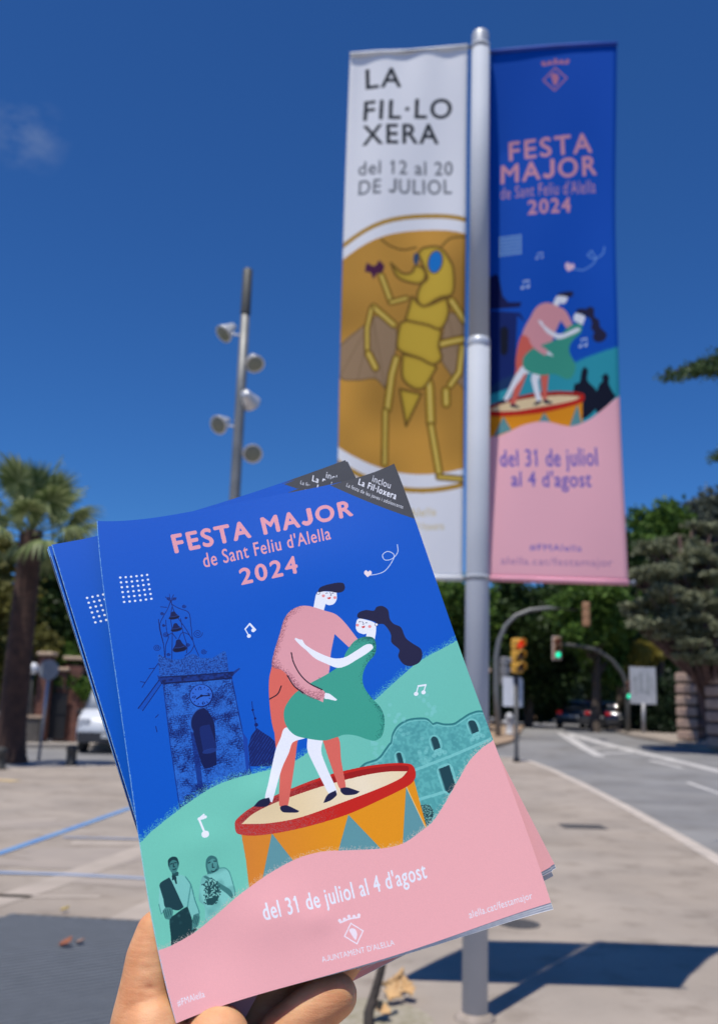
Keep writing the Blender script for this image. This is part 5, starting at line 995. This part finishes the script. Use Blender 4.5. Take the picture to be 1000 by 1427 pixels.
# ------------------------------------------------------------------ the booklets
def curve_fit(P):
    P = np.array(P, float); d = np.r_[0, np.cumsum(np.linalg.norm(np.diff(P, axis=0), axis=1))]; d /= d[-1]; deg = min(len(P)-1, 4)
    c = [np.polyfit(d, P[:, k], deg) for k in range(3)]; return lambda t: np.stack([np.polyval(ck, t) for ck in c], -1)
def surface(E_, nu=48, nv=68):
    """page surface spanned between its four edges"""
    T, B_, L_, Rr = (curve_fit(E_[k]) for k in ('top', 'bot', 'lef', 'rig')); u = np.linspace(0, 1, nu+1)[None, :, None]; v = np.linspace(0, 1, nv+1)[:, None, None]
    Tt, Bb, Ll, R_ = T(u[0, :, 0])[None], B_(u[0, :, 0])[None], L_(v[:, 0, 0])[:, None], Rr(v[:, 0, 0])[:, None]
    c = [T(0.), T(1.), B_(0.), B_(1.)]
    S_ = (1-v)*Tt+v*Bb+(1-u)*Ll+u*R_-((1-u)*(1-v)*c[0]+u*(1-v)*c[1]+(1-u)*v*c[2]+u*v*c[3])
    du = np.gradient(S_, axis=1); dv_ = np.gradient(S_, axis=0); N_ = np.cross(dv_, du); N_ /= np.linalg.norm(N_, axis=2)[..., None]
    return S_, N_, u[..., 0], v[..., 0]
def sheet(name, S_, N_, o0, o1, m_top, parent, m_edge=None, uv=True):
    """thin solid between two offsets behind the front surface"""
    nv, nu = S_.shape[:2]; A_ = (S_-N_*o0).reshape(-1, 3); B_ = (S_-N_*o1).reshape(-1, 3); n = nu*nv
    idx = np.arange(n).reshape(nv, nu); q = np.stack([idx[:-1, :-1], idx[1:, :-1], idx[1:, 1:], idx[:-1, 1:]], -1).reshape(-1, 4)
    ring = np.concatenate([idx[0, :], idx[1:, -1], idx[-1, -2::-1], idx[-2:0:-1, 0]]); m_ = len(ring); s0 = 2*n+np.arange(m_); s1 = np.roll(s0, -1)
    side = np.stack([s0, s1, s1+m_, s0+m_], -1)
    org = np.array(parent.location) if parent else 0
    me = mesh_np(name, np.concatenate([A_, B_, A_[ring], B_[ring]])-org, np.concatenate([q, q[:, ::-1]+n, side]), None)
    me.materials.append(m_top); me.materials.append(m_edge or m_top)
    mi = np.zeros(len(me.polygons), np.int32); mi[len(q):] = 1; me.polygons.foreach_set('material_index', mi)
    sm = np.ones(len(me.polygons), bool); sm[2*len(q):] = False; me.polygons.foreach_set('use_smooth', sm)
    lay = me.uv_layers.new(name='UVMap'); vi = np.empty(len(me.loops), np.int32); me.loops.foreach_get('vertex_index', vi); vi = np.where(vi < 2*n, vi % n, ring[(vi-2*n) % m_])
    uvv = np.stack([(vi % nu)/(nu-1), 1-(vi//nu)/(nv-1)], -1).astype(np.float32); lay.data.foreach_set('uv', uvv.ravel())
    return link(name, me, parent)
M_PAGE = mat('page_paper', (.80,.80,.80), .7, c2=(.68,.69,.70), scale=400); M_EDGE = mat('cut_paper_edge', (.74,.78,.82), .7, c2=(.45,.55,.68), scale=900); M_BACK = mat('back_cover_grey', (.13,.13,.14), .45)
def booklet(E_, label, grp, dents=(), fan=0.0, n_pages=3):
    S_, N_, u, v = surface(E_)
    h = 0
    for (a, b, ra, rb_, d) in dents: h = h+d*np.exp(-((u-a)/ra)**2-((v-b)/rb_)**2)
    S_ = S_+N_*np.asarray(h)[..., None] if len(dents) else S_
    c = S_.mean((0, 1)); t = thing('booklet', tuple(c), label, 'booklet', grp)
    sheet('front_cover', S_, N_, 0, .00018, M_COVER, t, M_EDGE)
    down = (S_[-1]-S_[-2]).mean(0); down /= np.linalg.norm(down)
    for k in range(n_pages):
        f = fan*(k+1)/n_pages; w_ = (np.clip((u-.25)/.75, 0, 1)**1.5*v**3)[..., None]; g = .00022+.00022*k
        Sk = S_+down*w_*f*.55-N_*w_*f*.05
        sheet('page', Sk[:, :], N_, g, g+.00014, M_PAGE, t)
    f = fan*.5; w_ = (np.clip((u-.2)/.8, 0, 1)**1.5*v**3)[..., None]; g = .0003+.00022*n_pages
    sheet('back_cover', S_+down*w_*f*.62-N_*w_*f*.15, N_, g, g+.00018, M_BACK, t)
    return t
booklet(COVER_EDGES, 'front booklet on top of the stack, its whole cover with drum and dancers visible', 'festival booklets fanned out in the hand',
        dents=((.34,.66,.06,.035,.0009), (.30,.88,.10,.05,.0010), (.40,.905,.035,.02,.0007), (.12,.90,.09,.09,-.0014), (.75,.55,.3,.2,.0008), (.16,.72,.07,.03,.0005), (.62,.20,.25,.12,.0010)), fan=.0046)
for E_, lb in zip(BACK_EDGES, ('second booklet, directly behind the front one, dot grid showing at its left', 'third booklet, a thin blue sliver showing left of the second', 'rearmost booklet, only its outermost edges showing')):
    booklet(E_, lb, 'festival booklets fanned out in the hand', fan=.0032, n_pages=2)

# ------------------------------------------------------------------ the hand
hand_c = Vector((-0.0425,0.3934,1.4652))
def chain(pts, per=9):
    out = []
    for (a, ra), (b, rb_) in zip(pts[:-1], pts[1:]):
        a, b = Vector(a), Vector(b)
        for i in range(per): t_ = i/per; out.append((a.lerp(b, t_), ra+(rb_-ra)*t_))
    out.append((Vector(pts[-1][0]), pts[-1][1])); return out
SPH = []
# thumb up along the spine, tip behind the paper
SPH += chain([((-0.0696,0.3822,1.4397), .0150), ((-0.0718,0.3817,1.4635), .0150), ((-0.0739,0.3831,1.4800), .0128), ((-0.0740,0.3855,1.4930), .0106), ((-0.0736,0.3881,1.5025), .0101), ((-0.0722,0.3900,1.5111), .0088), ((-0.0711,0.3909,1.5133), .0072)])
# ball of the thumb, folded against the spine
SPH += chain([((-0.0673,0.3764,1.4608), .0145), ((-0.0692,0.3771,1.4743), .0138), ((-0.0702,0.3792,1.4809), .0122)])
# palm
SPH += chain([((-0.0665,0.3871,1.4378), .0165), ((-0.0192,0.3919,1.4347), .0160)]); SPH += chain([((-0.0668,0.3891,1.4181), .017), ((-0.0185,0.3944,1.4170), .0165)]); SPH += chain([((-0.0656,0.3911,1.4507), .013), ((-0.0229,0.3961,1.4500), .013)])
SPH += chain([((-0.0575,0.3971,1.3958), .0175), ((-0.0259,0.4005,1.3950), .0175)]); SPH += chain([((-0.0457,0.3895,1.4374), .018), ((-0.0424,0.4051,1.3687), .021), ((-0.0380,0.4289,1.2869), .026)]); SPH += chain([((-0.0358,0.3971,1.4106), .018), ((-0.0318,0.4062,1.3684), .021), ((-0.0259,0.4300,1.2864), .026)])
# lit fold of the palm below the paper
SPH += chain([((-0.0440,0.3781,1.4491), .0145), ((-0.0448,0.3767,1.4661), .0135), ((-0.0461,0.3786,1.4779), .0123)])
# index, middle and ring finger flat behind the booklets
SPH += chain([((-0.0601,0.3927,1.4453), .0125), ((-0.0535,0.4008,1.4700), .0105), ((-0.0436,0.4087,1.4996), .0092), ((-0.0361,0.4154,1.5218), .0085), ((-0.0319,0.4201,1.5368), .0075)])
SPH += chain([((-0.0444,0.3951,1.4473), .0125), ((-0.0344,0.4038,1.4722), .0105), ((-0.0207,0.4123,1.5021), .0094), ((-0.0095,0.4196,1.5247), .0086), ((-0.0032,0.4247,1.5399), .0076)])
SPH += chain([((-0.0308,0.3961,1.4448), .012), ((-0.0201,0.4026,1.4704), .0100), ((-0.0044,0.4109,1.4948), .0090), ((0.0098,0.4174,1.5116), .0082), ((0.0186,0.4218,1.5237), .0072)])
# little finger reaching out under the bottom edge, its tip showing
SPH += chain([((-0.0337,0.3886,1.4381), .0128), ((-0.0337,0.3953,1.4599), .0112), ((-0.0216,0.3908,1.4767), .0101), ((-0.0132,0.3917,1.4837), .0097), ((-0.0065,0.3930,1.4881), .0094), ((-0.0035,0.3937,1.4897), .0089)])
import bmesh
bm = bmesh.new()
ico = bmesh.new(); bmesh.ops.create_icosphere(ico, subdivisions=3, radius=1); iv = [v.co.copy() for v in ico.verts]; ifc = [[v.index for v in f.verts] for f in ico.faces]; ico.free(); bm.free()
mb = MB()
for c, r_ in SPH: mb.add([c-hand_c+v*r_ for v in iv], ifc)
M_SKIN = bpy.data.materials.new('skin'); M_SKIN.use_nodes = True
n = M_SKIN.node_tree; N = n.nodes; K = n.links.new; b = N['Principled BSDF']; tc_ = N.new('ShaderNodeTexCoord')
z1 = N.new('ShaderNodeTexNoise'); z1.inputs['Scale'].default_value = 70; z1.inputs['Detail'].default_value = 5; K(tc_.outputs['Object'], z1.inputs[0])
cr = N.new('ShaderNodeValToRGB'); cr.color_ramp.elements[0].color = (.64,.265,.115,1); cr.color_ramp.elements[0].position = .3; cr.color_ramp.elements[1].color = (.80,.43,.22,1); cr.color_ramp.elements[1].position = .7
K(z1.outputs[0], cr.inputs[0]); K(cr.outputs[0], b.inputs['Base Color'])
b.inputs['Roughness'].default_value = .55; b.inputs['Subsurface Weight'].default_value = .5; b.inputs['Subsurface Radius'].default_value = (1.0,.30,.15); b.inputs['Subsurface Scale'].default_value = .008; b.inputs['Specular IOR Level'].default_value = .35
vo = N.new('ShaderNodeTexVoronoi'); vo.feature = 'DISTANCE_TO_EDGE'; vo.inputs['Scale'].default_value = 900; K(tc_.outputs['Object'], vo.inputs[0])
mpn = N.new('ShaderNodeMapping'); mpn.inputs['Rotation'].default_value = (.3,.5,.2); mpn.inputs['Scale'].default_value = (60,60,340); K(tc_.outputs['Object'], mpn.inputs[0])
z2 = N.new('ShaderNodeTexNoise'); z2.inputs['Scale'].default_value = 1.4; z2.inputs['Detail'].default_value = 3; K(mpn.outputs[0], z2.inputs[0])
b1 = N.new('ShaderNodeBump'); b1.inputs['Strength'].default_value = .25; b1.inputs['Distance'].default_value = .0004; K(vo.outputs[0], b1.inputs['Height'])
b2 = N.new('ShaderNodeBump'); b2.inputs['Strength'].default_value = .4; b2.inputs['Distance'].default_value = .0009; K(z2.outputs[0], b2.inputs['Height']); K(b1.outputs[0], b2.inputs['Normal']); K(b2.outputs[0], b.inputs['Normal'])
tmp = mb.build('person', M_SKIN)
rm_ = tmp.modifiers.new('skin', 'REMESH'); rm_.mode = 'VOXEL'; rm_.voxel_size = .0011; rm_.use_smooth_shade = True
sm_ = tmp.modifiers.new('soft', 'SMOOTH'); sm_.factor = .6; sm_.iterations = 10
dg = bpy.context.evaluated_depsgraph_get(); me = bpy.data.meshes.new_from_object(tmp.evaluated_get(dg)); bpy.data.objects.remove(tmp)
me.name = 'person'; me.materials.clear(); me.materials.append(M_SKIN)
V = np.empty(len(me.vertices)*3, np.float32); me.vertices.foreach_get('co', V); V = V.reshape(-1, 3)
# skin creases at the thumb joint and the web of the thumb
Nn = np.empty(len(me.vertices)*3, np.float32); me.vertices.foreach_get('normal', Nn); Nn = Nn.reshape(-1, 3)
def crease(a, b_, depth, wd):
    a = np.array(Vector(a)-hand_c); b_ = np.array(Vector(b_)-hand_c); ab = b_-a; t_ = np.clip(((V-a)@ab)/(ab@ab), 0, 1); d = np.linalg.norm(V-(a+t_[:, None]*ab), axis=1)
    V[:] -= Nn*(depth*np.exp(-(d/wd)**2)*np.sin(np.pi*np.clip(t_, .06, .94)))[:, None]
for a, b_, dp, wd in (((-0.0746,0.3750,1.4961),(-0.0662,0.3756,1.4947),.0011,.0009), ((-0.0786,0.3763,1.5015),(-0.0684,0.3763,1.5008),.0014,.0008), ((-0.0782,0.3769,1.5029),(-0.0692,0.3768,1.5026),.0006,.0006), ((-0.0805,0.3738,1.4878),(-0.0690,0.3733,1.4892),.0013,.0008), ((-0.0793,0.3744,1.4893),(-0.0698,0.3739,1.4912),.0010,.0009), ((-0.0770,0.3732,1.4847),(-0.0691,0.3710,1.4825),.0010,.0009), ((-0.0797,0.3732,1.4858),(-0.0731,0.3716,1.4857),.0009,.0008), ((-0.0655,0.3714,1.4963),(-0.0593,0.3697,1.4822),.0010,.0010)): crease(a, b_, dp, wd)
me.vertices.foreach_set('co', V.ravel()); me.update(); me.shade_smooth()
pr = link('person', me, None, hand_c); tag(pr, 'bare left hand holding the fanned booklets from below, thumb at the spine', 'person')
